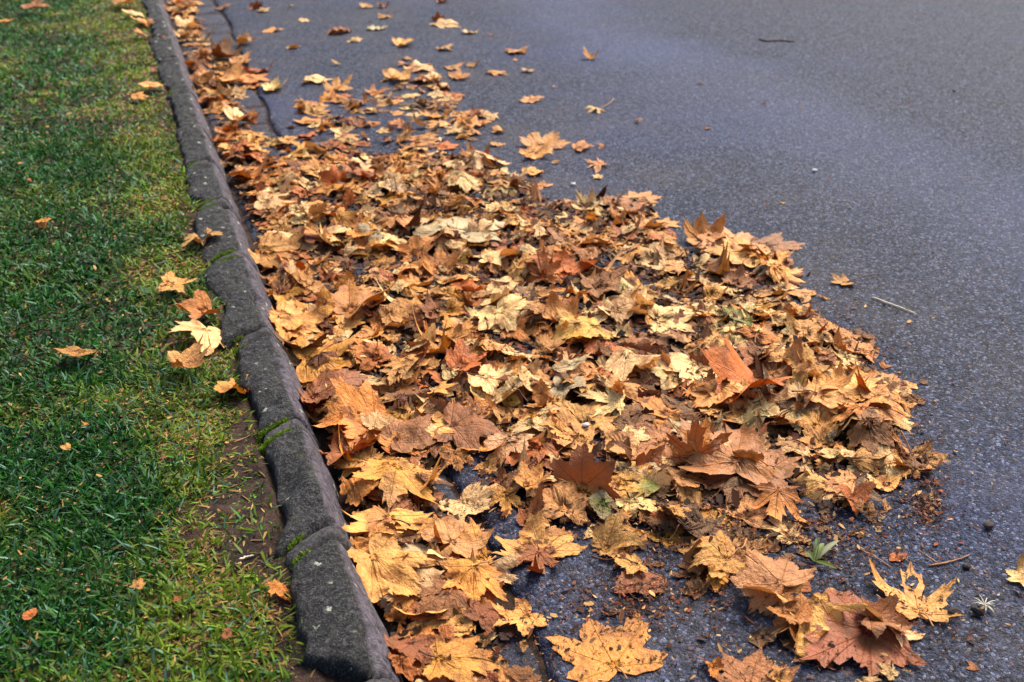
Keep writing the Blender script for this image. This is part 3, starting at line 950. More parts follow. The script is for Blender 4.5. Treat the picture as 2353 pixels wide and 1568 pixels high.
def lay(v, bx, by, tx, ty, color, kind, label, short=None, w=1.0, up=0.0, conf=0.5, cup=0.08, fold=0.0, wave=0.21, roll=0.0, rd=1.57, side=0.0, lobes=None, patch=None, vein=None,
        stem=None, k=1.0, name='leaf', form='flat', tone=None, stemdark=False, lift=0.0):
    rng = np.random.default_rng(abs(int(bx * 13 + by * 7 + tx)) + 5)
    b = gpile(*T(v, bx, by))
    if up >= 0.7:
        pb, pt = T(v, bx, by), T(v, tx, ty)
        dep = project(np.array([[b[0], b[1], 0.05]]))[2][0]
        L = math.hypot(pt[0] - pb[0], pt[1] - pb[1]) / FPX * dep * 1.05 * k
        head = math.atan2(b[0], b[1]) + (pt[0] - pb[0]) / 300.0 * 0
        side = side + math.atan2(pt[0] - pb[0], -(pt[1] - pb[1])) * -0.8
    else:
        t = gpile(*T(v, tx, ty), z0=0.03)
        L = min(math.hypot(t[0] - b[0], t[1] - b[1]) * k, 0.19) * (0.96 if kind == 'P' else 1.0)
        w *= 0.86 if kind == 'P' else 1.0
        head = math.atan2(t[0] - b[0], t[1] - b[1])
    d = math.hypot(*b)
    hi = 2 if d < 2.75 else (1 if d < 5 else 0)
    if b[0] < 0.15:
        lift += 0.012
    lf = put_leaf(rng, b[0], b[1], head, L, color, kind, hi, cup=cup, fold=fold, wave=wave, roll=roll, rolldir=rd, up=up, side=side, conf=conf, wscale=w,
                  lobes=rng.normal(0, 0.2, 5) if lobes is None else np.array(lobes), patch=patch, vein=vein, tone=tone, lift=lift, sink=0.01 if up >= 0.7 else 0, form=form)
    lf.label, lf.short, lf.name = label, short, name
    lf.stem = None if stem is None else [gpile(*T(v, *stem))]
    lf.stemdark = stemdark
    lf.hand = True
    return lf


def spot(v, cx, cy, wpx, color, kind, label, short=None, head=None, name='leaf', **kw):
    """a leaf of a given overall width lying round a point"""
    rng = np.random.default_rng(int(cx * 3 + cy * 11) + 1)
    s = VIEW[v][2]
    head = rng.uniform(0, 6.28) if head is None else head
    dx = 0.5 * wpx / (1.45 if kind != 'O' else 1.0)
    p0, p1 = T(v, cx - dx, cy), T(v, cx + dx, cy)
    c = gpile(*T(v, cx, cy))
    zc = float(hget(np.array([c[0]]), np.array([c[1]]))[0])
    a, b = ground(*p0, zc), ground(*p1, zc)
    L = math.hypot(a[0] - b[0], a[1] - b[1])
    c = gpile(*T(v, cx, cy))
    conf = kw.pop('conf', 0.35); form = kw.pop('form', 'flat')
    args = dict(cup=rng.normal(0.15, 0.15), wave=0.12)
    if 'w' in kw:
        kw['wscale'] = kw.pop('w')
    if 'rd' in kw:
        kw['rolldir'] = kw.pop('rd')
    args.update(kw)
    if c[0] < 0.12:
        args['lift'] = args.get('lift', 0.0) + 0.010
    if math.hypot(*c) > 4.2 and c[0] > 0.3:
        conf *= 0.4; args['wave'] = max(args['wave'], 0.22); args.setdefault('lift', 0.004)
    lf = put_leaf(rng, c[0], c[1], head, L, color, kind, 1, conf=conf, anchor='mid', form=form, **args)
    lf.label, lf.short, lf.name, lf.stem, lf.hand, lf.stemdark = label, short, name, None, True, False
    return lf


PI = math.pi
# --- far scatter along the kerb and on the road
spot('1', 1240, 20, 170, 'pink', 'P', 'pinkish leaf against the kerb where it leaves the top edge', head=1.2)
spot('1', 1190, 75, 130, 'gold', 'P', 'golden leaf leaning on the kerb below the pinkish top leaf', head=2.8, cup=.4)
spot('1', 1310, 185, 230, 'cream', 'P', 'wide cream leaf reaching from the kerb over the far gutter stones', 'wide cream gutter leaf', head=1.4, fold=.3)
spot('1', 1300, 265, 150, 'ochre', 'P', 'ochre leaf in front of the wide cream gutter leaf', head=2.2, cup=.3)
spot('1', 1418, 312, 105, 'pale', 'O', 'small pale oval leaf on the far gutter stones', 'pale oval gutter leaf', head=1.5)
spot('1', 1330, 390, 160, 'rust', 'M', 'rust brown curled leaf below the pale oval gutter leaf', roll=2.2, conf=.1, form='curled')
spot('1', 1540, 385, 280, 'brown', 'P', 'long brown leaf lying across gutter and road edge', head=1.5, fold=.6)
spot('1', 1660, 430, 210, 'pink', 'P', 'pinkish tan leaf with a dark gap below on the far road edge', head=1.9, lift=.012)
spot('1', 1510, 55, 130, 'brown', 'O', 'narrow brown leaf alone on the road near the top edge', head=1.4)
spot('1', 1715, 60, 130, 'rust', 'P', 'rust brown arched leaf of a far pair on the road', roll=2.4, conf=.05, form='curled')
spot('1', 1790, 75, 110, 'cream', 'P', 'cream leaf tucked against the rust brown arched far leaf')
spot('1', 2060, 145, 95, 'cream', 'O', 'small cream curved leaf on the road past the arched pair', head=1.6, cup=.3)
spot('1', 1965, 45, 70, 'cream', 'F', 'tiny cream scrap above the small cream curved leaf', name='leaf_scrap')
spot('1', 1845, 212, 150, 'tan', 'O', 'tan oval leaf alone on the far road, pointing at the kerb', head=1.7)
spot('1', 1670, 297, 155, 'tan', 'P', 'tan leaf with lifted road side on the far gutter edge', head=1.7, fold=.4)
spot('1', 1985, 325, 105, 'tan', 'O', 'small tan folded leaf on the road below the tan oval', head=1.6, fold=.5)
spot('1', 2265, 440, 85, 'cream', 'F', 'small cream bent scrap on the road above the large pinkish cream leaf', roll=2, conf=.1)
spot('1', 2165, 545, 240, 'cream', 'P', 'large pinkish cream leaf alone between gutter and far drift', 'large pinkish cream leaf', head=1.9, tone=1.1)
spot('1', 1560, 560, 240, 'tan', 'P', 'broad tan leaf over the gutter beside the bare far gutter stone', head=1.0)
spot('1', 1740, 545, 230, 'ochre', 'P', 'ochre humped leaf at the road end of the gutter drift', head=2.0, cup=-.35)
spot('1', 1870, 600, 220, 'pale', 'P', 'pale yellow wavy leaf beyond the bare far gutter stone', head=1.5, wave=.2)
spot('1', 1660, 810, 260, 'cream', 'P', 'cream leaf with raised point in front of the bare gutter stone', head=1.2, fold=.3)
spot('1', 1420, 700, 190, 'ochre', 'P', 'ochre leaf beside the bare far gutter stone, touching the kerb', head=2.0)
spot('2', 265, 50, 115, 'tan', 'O', 'pale tan pointed leaf near the top edge of the road', head=1.5)
spot('2', 385, 45, 110, 'rust', 'P', 'rust and tan leaf near the top, curled into a cup', roll=2, conf=.1, form='curled')
spot('2', 392, 122, 110, 'tan', 'P', 'tan leaf with dark shadow below the curled cup leaf', head=1.8, lift=.01)
spot('2', 335, 197, 155, 'grey', 'O', 'grey white boat-shaped leaf with green rim on the far road', 'grey white boat leaf', head=1.5, cup=.5, patch=('green', 0, 0, .18), tone=1.15)
spot('2', 85, 222, 200, 'brown', 'O', 'long brown bent leaf beside the grey white boat leaf', head=1.3, fold=.5)
spot('2', 183, 280, 115, 'cream', 'O', 'slim cream leaf in front of the grey white boat leaf', head=1.6)
spot('2', 785, 18, 88, 'rust', 'P', 'rust brown leaf cut by the top edge of the picture', cup=.4)
lay('2', 745, 140, 745, 75, 'rust', 'P', 'rust brown leaf standing up behind the cream star leaf', up=1.2, form='upright')
spot('2', 810, 168, 255, 'cream', 'M', 'cream star-shaped leaf with spread points on the far road', 'cream star leaf', head=1.3, cup=-.2)
spot('2', 965, 225, 125, 'cream', 'O', 'cream slip of a leaf just past the cream star leaf', head=1.4, wave=.2)
spot('2', 1100, 238, 55, 'orange', 'F', 'small orange scrap on a thin stalk, far road', name='leaf_scrap')
spot('2', 530, 303, 165, 'tan', 'P', 'tan and rust leaf folded flat, mid far road', head=1.2, fold=.5)
spot('2', 800, 333, 145, 'tan', 'P', 'tan leaf with a turned-up end above the far drift', head=1.5, fold=.3)
spot('2', 1280, 352, 165, 'pink', 'P', 'pinkish tan humped leaf alone on the road', 'pinkish humped leaf', head=1.5, cup=-.4)
spot('2', 1268, 410, 52, 'pink', 'O', 'tiny round pinkish leaf under the humped one', name='leaf_scrap')
spot('2', 1780, 395, 110, 'gold', 'P', 'lone golden brown leaf folded on edge on open road', head=.6, fold=.9, tone=.8)
spot('2', 55, 442, 90, 'cream', 'F', 'cream split scrap beside the far drift', roll=2)
spot('2', 1150, 495, 175, 'tan', 'M', 'tan star leaf with thin arms past the far drift', head=1.2, cup=-.3)
spot('2', 1358, 488, 98, 'pale', 'P', 'small pale yellow leaf with upturned points, far road', cup=.4)
spot('2', 540, 400, 85, 'tan', 'P', 'small tan leaf at the very tip of the far drift', cup=-.3)
spot('2', 520, 440, 120, 'pink', 'P', 'pinkish leaf just below the tip of the far drift')
spot('2', 640, 465, 240, 'cream', 'P', 'broad pale leaf across the top of the far drift', 'broad pale drift leaf', head=1.3)
spot('2', 860, 460, 160, 'pink', 'P', 'pinkish leaf at the road side of the broad pale drift leaf', head=1.5)
spot('2', 990, 445, 110, 'tan', 'P', 'tan leaf raised like a tent above the far drift edge', fold=-.7, conf=.1)
spot('2', 500, 535, 240, 'tan', 'P', 'tan ridged leaf at the kerb side of the far drift top', head=1.2, fold=.3)
spot('2', 730, 530, 170, 'pale', 'P', 'pale yellow leaf in the far drift below the broad pale leaf')
spot('2', 910, 525, 170, 'tan', 'P', 'tan leaf off the road side of the far drift', head=1.5)
spot('2', 90, 605, 220, 'tan', 'P', 'tan many-pointed leaf, kerb side of the far drift', head=1.3)
spot('2', 340, 630, 170, 'ochre', 'P', 'ochre leaf linking the two far drifts', head=1.2, fold=.3)
spot('2', 1380, 682, 185, 'pink', 'O', 'pink brown oval leaf alone on open road', 'pink oval road leaf', head=1.6)
spot('2', 1535, 592, 55, 'pink', 'F', 'tiny pinkish scrap above the pink oval road leaf', name='leaf_scrap')
lf = spot('2', 1800, 752, 150, 'pale', 'M', 'lone pale yellow leaf with a raised stalk on open road', 'lone pale yellow leaf', head=4.4, cup=-.45, conf=.05)
lf.stem = [gpile(*T('2', 1930, 680))]
spot('2', 1820, 812, 48, 'brown', 'F', 'brown sliver in front of the lone pale yellow leaf', name='leaf_scrap')
spot('2', 2100, 820, 62, 'tan', 'F', 'small tan scrap out on the road past the lone pale leaf', name='leaf_scrap')
spot('2', 730, 790, 200, 'gold', 'P', 'golden brown arched leaf in the middle of the far drift', 'golden arched drift leaf', roll=2.0, conf=.05, form='curled')
spot('2', 1010, 790, 110, 'rust', 'P', 'rust brown leaf near the road end of the far drift', cup=.3)
spot('2', 1110, 795, 140, 'pale', 'P', 'pale pointed leaf ending the far drift towards the road')
spot('2', 1000, 840, 180, 'tan', 'P', 'tan leaf under the pale pointed drift end', head=1.5)
spot('2', 1140, 893, 118, 'tan', 'P', 'tan cupped leaf alone between two drifts', cup=.3)
spot('2', 1150, 982, 122, 'tan', 'O', 'flat tan oval leaf between two drifts', head=1.6)
spot('2', 860, 890, 140, 'cream', 'P', 'cream leaf with a scalloped rim at the drift end')
spot('2', 590, 985, 170, 'tan', 'P', 'tan domed leaf low in the far drift', cup=-.4)
spot('2', 1480, 975, 330, 'pink', 'P', 'pinkish tan leaf on top of the small road cluster', 'small road cluster', head=1.0)
spot('2', 1430, 1040, 240, 'tan', 'P', 'tan leaf at the front of the small road cluster', head=1.5)
spot('2', 1350, 1062, 95, 'gold', 'F', 'golden yellow folded scrap at the small road cluster', fold=.8)
spot('2', 1740, 1005, 180, 'pink', 'P', 'pinkish leaf trailing off the small road cluster', head=1.6)
spot('2', 1860, 1000, 130, 'mauve', 'F', 'mauve brown rolled leaf ending in a stalk past the small cluster', roll=2.2)
spot('2', 1800, 1122, 235, 'pink', 'M', 'pinkish star leaf below the small road cluster', 'pinkish star road leaf', head=4.6)
spot('2', 1815, 1200, 92, 'cream', 'P', 'small cream leaf in front of the pinkish star road leaf')
spot('2', 1540, 1102, 68, 'tan', 'O', 'small tan oval under the small road cluster', name='leaf_scrap')
spot('2', 1140, 1090, 280, 'cream', 'P', 'broad cream leaf on the road edge before the small cluster', head=1.4)
# --- upper part of the main pile
lay('3', 880, 115, 930, 0, 'orange', 'P', 'orange leaf standing upright at the back of the main pile', 'upright orange back leaf', up=1.15, form='upright', k=1.1)
lay('3', 985, 285, 1000, 150, 'orange', 'O', 'narrow orange leaf curled on edge below the upright orange back leaf', up=1.1, form='upright')
spot('3', 1160, 220, 170, 'cream', 'P', 'cream cupped leaf beside the narrow orange edge leaf', cup=.35)
spot('3', 490, 255, 340, 'cream', 'P', 'long cream leaf lying flat near the kerb at the back', head=1.9, w=.8)
spot('3', 330, 70, 330, 'ochre', 'P', 'large ochre leaf near the kerb at the back of the pile', head=2.2)
spot('3', 1290, 70, 260, 'tan', 'P', 'tan arched leaf over a dark gap at the back of the pile', head=1.4, roll=1.6, conf=.05)
spot('3', 1750, 130, 260, 'pale', 'P', 'pale yellow peaked leaf near the back road side', fold=-.6, conf=.1)
spot('3', 2060, 130, 270, 'tan', 'P', 'tan leaf at the back road edge of the main pile', head=1.2)
spot('3', 2240, 60, 190, 'tan', 'P', 'tan leaf pointing out on the road at the back edge', head=1.4, fold=.3)
lay('3', 1690, 450, 1725, 305, 'grey', 'P', 'large flat grey green leaf among brown ones', 'large grey green leaf', w=1.45, conf=.7, cup=.02, wave=.05, vein=0.0, tone=1.0, lobes=[0] * 5)
spot('3', 1970, 635, 250, 'cream', 'P', 'cream leaf with fine teeth behind the mound', head=2.0)
spot('3', 2070, 300, 130, 'cream', 'P', 'small cream leaf beyond the large grey green leaf', cup=.3)
spot('3', 980, 575, 160, 'cream', 'F', 'cream pointed fragment shining in the brown back half', head=1.4)
spot('3', 1380, 390, 260, 'pink', 'P', 'pinkish leaf on the kerb side of the large grey green leaf', head=2.2)
spot('3', 540, 545, 330, 'cream', 'P', 'cream and gold leaf near the kerb, middle of the pile', head=2.0, w=.8)
lay('3', 400, 640, 700, 660, 'tan', 'P', 'large tan leaf resting against the kerb moss joint', w=1.0, wave=.14)
lay('3', 1590, 690, 1620, 480, 'ochre', 'P', 'ochre leaf on the mound with a bright green tip', 'green-tipped mound leaf', up=0.75, patch=('green', 0, .92, .16), form='upright', k=.9)
spot('3', 1740, 640, 120, 'olive', 'F', 'olive green scrap beside the green-tipped mound leaf', fold=.5)
lay('3', 820, 1020, 820, 810, 'gold', 'O', 'golden brown oval leaf standing upright near the kerb', 'upright golden oval', up=1.1, form='upright', w=.95)
lay('3', 980, 1000, 1260, 880, 'ochre', 'P', 'ochre leaf folded over beside the upright golden oval', fold=.6, wave=.16, conf=.1)
lay('3', 1240, 1030, 1430, 990, 'tan', 'P', 'tan smooth leaf next to the folded ochre one', cup=.2)
spot('3', 1090, 880, 250, 'tan', 'P', 'tan rounded leaf with pale rim, kerb side of the dark hollow', cup=-.25)
spot('3', 1865, 895, 230, 'pink', 'P', 'rounded pinkish brown leaf on the mound', 'rounded pinkish mound leaf', head=2.4, cup=.15, conf=.2)
lay('3', 1985, 1000, 2110, 1190, 'cream', 'P', 'cream leaf with dark veins and toothed edge on the mound', 'dark-veined cream leaf', vein=0.0, w=1.1, cup=.05)
spot('3', 1780, 745, 180, 'pale', 'F', 'small pale jagged leaf above the rounded pinkish mound leaf', wave=.2)
lay('3', 520, 1090, 890, 1070, 'tan', 'P', 'tan leaf with a curled white edge beside the kerb', roll=1.6, rd=1.57, conf=.1)
lay('3', 560, 1130, 720, 1200, 'tan', 'P', 'tan pointed leaf under the curled white-edged one')
lay('3', 690, 1330, 1080, 1200, 'gold', 'P', 'large golden leaf lying flat beside the white lichen kerb stone', 'large golden kerb leaf', w=1.15, conf=.5)
spot('3', 1440, 1225, 230, 'cream', 'P', 'cream smooth leaf in front of the dark-veined cream leaf', cup=.2)
lay('5', 1350, 1200, 1740, 1080, 'rust', 'P', 'large rust orange leaf beside the kerb, dark and flat', 'large rust kerb leaf', w=1.1, conf=.5)
spot('3', 1300, 1410, 280, 'tan', 'P', 'crisp tan leaf with many teeth, middle of the pile', wave=.2, cup=.2)
lay('3', 2270, 1560, 2280, 1360, 'ochre', 'O', 'rolled ochre leaf standing with a pale ridge', up=1.1, form='upright', roll=2.6, rd=0.0)
# --- road side of the pile
lay('4', 1370, 450, 1590, 450, 'mauve', 'P', 'mauve many-pointed flat leaf at the far road edge of the pile', 'mauve pointed edge leaf', conf=.85, w=1.15, k=1.05)
lay('4', 1180, 440, 1090, 290, 'pink', 'P', 'pinkish leaf behind the mauve pointed edge leaf', conf=.8)
lay('4', 1330, 500, 1010, 490, 'tan', 'P', 'broad tan leaf joined to the mauve pointed edge leaf', conf=.7)
lay('4', 1430, 560, 1590, 600, 'tan', 'M', 'tan leaf pointing at the road below the mauve edge leaf', conf=.7)
spot('4', 870, 325, 150, 'pink', 'P', 'lone pinkish leaf between the two back road clumps', head=1.6, conf=.7)
spot('4', 720, 180, 210, 'pink', 'P', 'pinkish leaf on the back road clump', head=.8, conf=.6)
spot('4', 640, 235, 280, 'mauve', 'P', 'mauve brown leaf low on the back road clump', head=1.8, conf=.7)
lay('4', 280, 600, 370, 510, 'orange', 'P', 'dark orange leaf standing on the mound', 'dark orange mound leaf', up=1.0, form='upright', w=1.5, k=1.3)
lay('4', 170, 560, 150, 430, 'orange', 'M', 'orange spiky leaf standing behind the dark orange mound leaf', up=.9, form='upright', k=1.2)
spot('4', 885, 560, 200, 'cream', 'P', 'cream ribbed leaf behind the flat road side of the mound', head=1.2)
spot('4', 520, 690, 250, 'mauve', 'P', 'mauve brown pointed leaf on the mound top', head=1.6, conf=.3)
lay('4', 720, 1025, 720, 935, 'rust', 'P', 'dark rust leaf standing in the middle of the pile', 'dark rust standing leaf', up=1.0, w=1.7, form='upright')
lay('4', 1040, 1100, 1000, 985, 'rust', 'P', 'rust pointed leaf standing behind the cream tooth-edged leaf', up=1.0, form='upright')
lay('4', 1000, 1095, 960, 1225, 'cream', 'P', 'cream tooth-edged leaf lying open in the middle', 'open cream leaf', vein=0.0, w=1.15, tone=1.1, cup=.05)
lay('4', 455, 915, 200, 950, 'olive', 'P', 'yellow leaf with smooth points and a dark gap below', 'yellow gap leaf', w=1.0, cup=.1, lift=.012, vein=1.0, stem=(545, 905), tone=1.25, stemdark=True)
lay('4', 590, 1300, 370, 1290, 'pale', 'M', 'pale yellow leaf with spread points in the middle of the pile', 'pale spread leaf', tone=1.1)
spot('4', 910, 845, 400, 'cream', 'P', 'big flat cream leaf beside the green-edged leaf', head=1.9, conf=.6, w=.9)
lay('4', 1310, 895, 1090, 765, 'green', 'O', 'narrow green and yellow leaf on the road side', 'narrow green leaf', w=.42, cup=.2, patch=('pale', -.1, .35, .12), conf=.2)
spot('4', 1335, 1030, 140, 'mauve', 'P', 'dark mauve withered leaf before the narrow green leaf', tone=.6, wave=.2)
lay('4', 1330, 1240, 1190, 1260, 'orange', 'P', 'bright orange leaf folded beside the spiky standing trio', fold=.6, conf=.1, k=1.2)
spot('4', 330, 1115, 250, 'grey', 'O', 'pale grey green curled leaf over a dark hollow', 'grey curled leaf', head=1.5, cup=.3, conf=.1, wscale=.5, lift=.01, tone=1.1)
lf = spot('4', 1795, 652, 150, 'tan', 'P', 'tan leaf off the pile edge with a long dark stalk', 'stalked road leaf', head=4.9, fold=.3)
lf.stem = [gpile(*T('4', 2010, 620))]; lf.stemdark = True
spot('4', 1710, 735, 105, 'tan', 'F', 'small tan curled leaf beside the stalked road leaf', roll=1.8)
spot('4', 1500, 678, 150, 'cream', 'O', 'cream rolled leaf at the far road edge of the pile', head=1.9, roll=2.2, rd=0)
spot('4', 1790, 930, 230, 'pink', 'P', 'pinkish leaf on the road edge above the stained flat leaf', head=1.3, conf=.8)
spot('4', 1930, 1010, 170, 'pink', 'P', 'pinkish leaf leaning out on the road edge', head=1.0, conf=.7)
# --- near right edge of the pile
lay('8', 950, 110, 800, 40, 'tan', 'P', 'large stained tan leaf with black veins flat on the road edge', 'stained flat leaf', vein=0.0, w=1.5, conf=.85, k=1.15, cup=.02)
lay('8', 1000, 140, 1215, 170, 'tan', 'P', 'tan leaf poking out on the road beside the stained flat leaf', conf=.95, w=.7, wave=.06)
spot('8', 1020, 285, 230, 'mauve', 'P', 'mauve wrinkled leaf flat on the road edge', 'mauve wrinkled leaf', head=2.6, conf=.75, wave=.2)
lay('8', 722, 370, 640, 290, 'tan', 'P', 'pale tan leaf with dark veins beside the mauve wrinkled leaf', vein=0.0, conf=.7, w=1.3, k=1.1)
spot('8', 775, 300, 85, 'grey', 'F', 'small blue grey scrap on the pale dark-veined leaf', name='leaf_scrap', tone=.8)
spot('8', 1050, 585, 170, 'tan', 'O', 'tan bean-shaped leaf at the near road edge', head=1.5, cup=.4, conf=.2)
lay('8', 885, 560, 740, 600, 'pink', 'P', 'broad pinkish leaf with thin veins near the road edge', 'broad pinkish leaf', vein=0.0, conf=.7, w=1.2, k=1.1)
lay('8', 880, 640, 900, 740, 'orange', 'P', 'golden brown leaf folded to a triangle near the road edge', fold=.7, conf=.1, k=1.2)
spot('8', 970, 690, 130, 'mauve', 'P', 'reddish brown pointed leaf beside the folded triangle leaf', head=1.0)
spot('8', 1070, 705, 100, 'pink', 'F', 'pinkish sliver on bare asphalt by the crumbs', name='leaf_scrap')
spot('8', 855, 425, 110, 'cream', 'O', 'small cream pointed leaf above the broad pinkish leaf', head=.3, fold=.4)
lay('7', 1540, 400, 1250, 490, 'mauve', 'P', 'large reddish brown flat leaf below the spiky trio', 'large reddish flat leaf', conf=.8, w=1.1, cup=0)
lay('7', 1530, 305, 1560, 100, 'mauve', 'P', 'mauve leaf spread above the large reddish flat leaf', conf=.6, w=1.2)
lay('7', 1280, 240, 1330, 10, 'orange', 'M', 'orange spiky leaf standing tall near the road side', 'spiky standing leaf', up=1.2, form='upright', w=1.2)
lay('7', 1340, 220, 1410, 20, 'ochre', 'M', 'ochre spiky leaf standing just behind the tall orange one', up=1.1, form='upright')
lay('7', 640, 425, 575, 165, 'rust', 'P', 'rust red leaf standing on its stalk end at the pile front', 'rust standing leaf', up=1.2, form='upright', w=1.0)
lay('7', 940, 270, 785, 165, 'pink', 'O', 'oval pinkish leaf with toothed rim, unlike the lobed ones', 'toothed oval leaf', w=1.15, cup=.1, conf=.3, k=1.05)
lay('7', 1760, 500, 1745, 655, 'ochre', 'M', 'curled golden claw-shaped leaf over a black hollow', 'claw-shaped leaf', lobes=[.5, .4, .4, .3, .3], cup=-.3, conf=.05, lift=.015, w=1.2, k=1.2)
lay('7', 1115, 410, 950, 480, 'olive', 'F', 'yellow green torn leaf near the pile front', 'yellow green torn leaf', w=.8, cup=.2, patch=('green', 0, .4, .3), k=1.3, tone=1.1)
spot('7', 760, 515, 175, 'grey', 'O', 'mouldy leaf, grey rim round a dark green middle', 'mouldy dark leaf', head=.4, cup=.3, patch=('green', 0, .45, .26), tone=.75, wscale=1.5)
spot('7', 500, 110, 190, 'tan', 'P', 'pale tan leaf behind the rust standing leaf')
spot('7', 1190, 600, 190, 'tan', 'P', 'tan ribbed leaf at the front of the pile', head=2.8)
lay('7', 770, 800, 1000, 710, 'tan', 'P', 'long tan folded leaf at the ragged pile front', fold=.5, w=.8, conf=.2)
lay('7', 1430, 850, 1400, 710, 'mauve', 'P', 'mauve leaf pressed flat at the pile front', conf=.7)
lay('7', 1480, 860, 1190, 975, 'tan', 'P', 'tan pointed leaf with a raised pale stalk at the front', 'pale-stalked front leaf', stem=(1580, 768), fold=.25, w=.9, conf=.3)
lay('7', 1120, 965, 815, 1055, 'red', 'O', 'dark red folded leaf on the asphalt at the pile front', 'dark red leaf', fold=.35, w=1.3, conf=.3)
lay('7', 960, 890, 800, 920, 'tan', 'P', 'tan torn leaf with a twig-like stalk behind the dark red leaf', vein=0.0, stem=(690, 865), stemdark=True, conf=.3)
lay('7', 400, 828, 335, 635, 'tan', 'P', 'wide tan leaf pointing away, alone on asphalt by the gutter', 'wide tan gutter leaf', w=1.6, cup=.1, fold=.1, conf=.4)
lay('7', 390, 830, 370, 1015, 'rust', 'M', 'withered red brown leaf hanging off the wide tan gutter leaf', 'withered red brown leaf', w=.9, wave=.3, lobes=[.6, -.4, .5, -.3, .4], conf=.15, tone=.85)
lay('7', 830, 1480, 655, 1165, 'gold', 'P', 'large golden five-lobed leaf lying alone on bare asphalt', 'large golden lone leaf', w=1.1, conf=.75, cup=.03, wave=.07, lobes=[.05, 0, .08, .1, .05], stem=(895, 1575), vein=0.0, k=1.02)
lay('7', 200, 470, 200, 630, 'gold', 'M', 'small golden star leaf beside the gutter', 'small golden star', conf=.3, k=1.0)
spot('7', 160, 400, 160, 'rust', 'F', 'rust withered scrap above the small golden star', wave=.3)
lay('7', 320, 480, 420, 340, 'tan', 'P', 'tan leaf in two folds behind the small golden star', fold=.5, conf=.15)
spot('7', 110, 340, 170, 'tan', 'P', 'tan toothed leaf at the gutter end of the pile front', wave=.2)
lay('7', 1770, 1085, 1590, 880, 'pink', 'P', 'big pinkish leaf propped up with a black gap beneath', 'big propped leaf', w=1.35, fold=-.35, conf=.05, lift=.03, cup=.1, k=1.05, side=.15)
lay('7', 1800, 1100, 1420, 1040, 'tan', 'P', 'tan half leaf under the big propped leaf', w=.6, conf=.1, lift=.01)
lay('7', 1420, 960, 1400, 1080, 'gold', 'P', 'golden brown scrap against the big propped leaf')
spot('7', 1270, 1030, 170, 'brown', 'P', 'brown mouldy curled leaf beside the big propped leaf', wave=.25, roll=1.5)
spot('7', 1690, 1310, 210, 'dark', 'O', 'dark brown shrivelled leaf alone on the asphalt', 'dark shrivelled leaf', head=1.7, wave=.3, roll=2.5, rd=0)
lay('7', 1600, 1590, 1660, 1395, 'mauve', 'P', 'pinkish brown square-tipped leaf at the bottom edge', 'pinkish bottom leaf', w=1.2, conf=.6)
spot('7', 1395, 1500, 200, 'ochre', 'P', 'ochre curled leaf at the bottom edge beside the pinkish one', roll=2.2, conf=.05, form='curled')
spot('7', 1790, 1520, 150, 'tan', 'P', 'tan leaf cut by the bottom edge behind the pinkish bottom leaf')
lay('8', 1215, 1222, 1165, 975, 'tan', 'M', 'brown veined leaf with tall lobes, stalk towards the camera', 'tall-lobed leaf', vein=0.0, w=.85, stem=(1282, 1312), cup=.1, fold=.22, conf=.4, lobes=[.1, .3, .2, .2, .1], k=1.0)
lay('8', 960, 1330, 640, 1490, 'red', 'P', 'large dark reddish brown leaf at the bottom', 'large reddish bottom leaf', w=1.1, conf=.4, k=1.1)
lay('8', 710, 1190, 930, 1290, 'tan', 'P', 'cream-edged folded leaf across the large reddish bottom leaf', 'cream-edged fold', fold=-.6, w=.7, conf=.1, tone=1.1)
lay('8', 970, 1250, 1235, 1310, 'mauve', 'P', 'mauve red leaf pointing at the tall-lobed leaf stalk', w=.75, fold=.3, conf=.3, tone=.9)
lay('8', 650, 1240, 640, 1430, 'tan', 'P', 'tan rolled leaf standing beside the large reddish bottom leaf', roll=2.2, rd=0.0, w=.8, conf=.1)
spot('8', 560, 1230, 240, 'ochre', 'P', 'ochre leaf lying between the propped and rolled leaves', fold=.3)
lf = lay('8', 1760, 1060, 1630, 1000, 'cream', 'P', 'cream leaf on the asphalt cut by the picture side', 'cream side leaf', w=1.1, cup=.15, conf=.2)
spot('8', 1490, 1490, 95, 'mauve', 'F', 'small pinkish scrap alone in the bottom corner', name='leaf_scrap')
spot('8', 1050, 1505, 125, 'cream', 'P', 'small cream leaf on the asphalt at the bottom edge', cup=.3)
spot('8', 940, 1560, 130, 'cream', 'F', 'cream scrap cut by the bottom edge beside the small cream leaf')
spot('8', 1005, 800, 55, 'cream', 'F', 'tiny cream forked scrap on the asphalt', name='leaf_scrap')
spot('8', 1390, 1075, 45, 'pink', 'F', 'tiny pinkish scrap past the tall-lobed leaf', name='leaf_scrap')
spot('8', 1110, 945, 120, 'orange', 'O', 'narrow orange curled slip above the tall-lobed leaf', head=1.4, roll=2, rd=0)
# --- drift along the kerb, towards the camera
lay('6', 1090, 180, 1300, 90, 'mauve', 'P', 'mauve brown ribbed leaf beside the pitted kerb stone', conf=.3, w=1.1)
lay('6', 990, 90, 660, 180, 'ochre', 'P', 'ochre ridged leaf against the pitted kerb stone', fold=.3, conf=.2)
lay('6', 970, 110, 1110, 60, 'cream', 'P', 'cream folded leaf with dark specks near the pitted kerb stone', fold=.5, conf=.1)
lay('6', 1420, 100, 1720, 140, 'rust', 'P', 'broad rust brown leaf at the edge of the bare asphalt', 'broad rust leaf', w=1.2, conf=.3, tone=.9)
lay('6', 860, 280, 720, 200, 'rust', 'P', 'rust leaf curled round a dark hollow by the kerb', roll=1.8, conf=.05, cup=.3)
lay('6', 1440, 260, 1470, 370, 'ochre', 'P', 'ochre leaf at the kerb end of the bare asphalt')
lay('6', 860, 500, 1110, 350, 'ochre', 'P', 'brown leaf half hidden under the pink-edged fold', conf=.4)
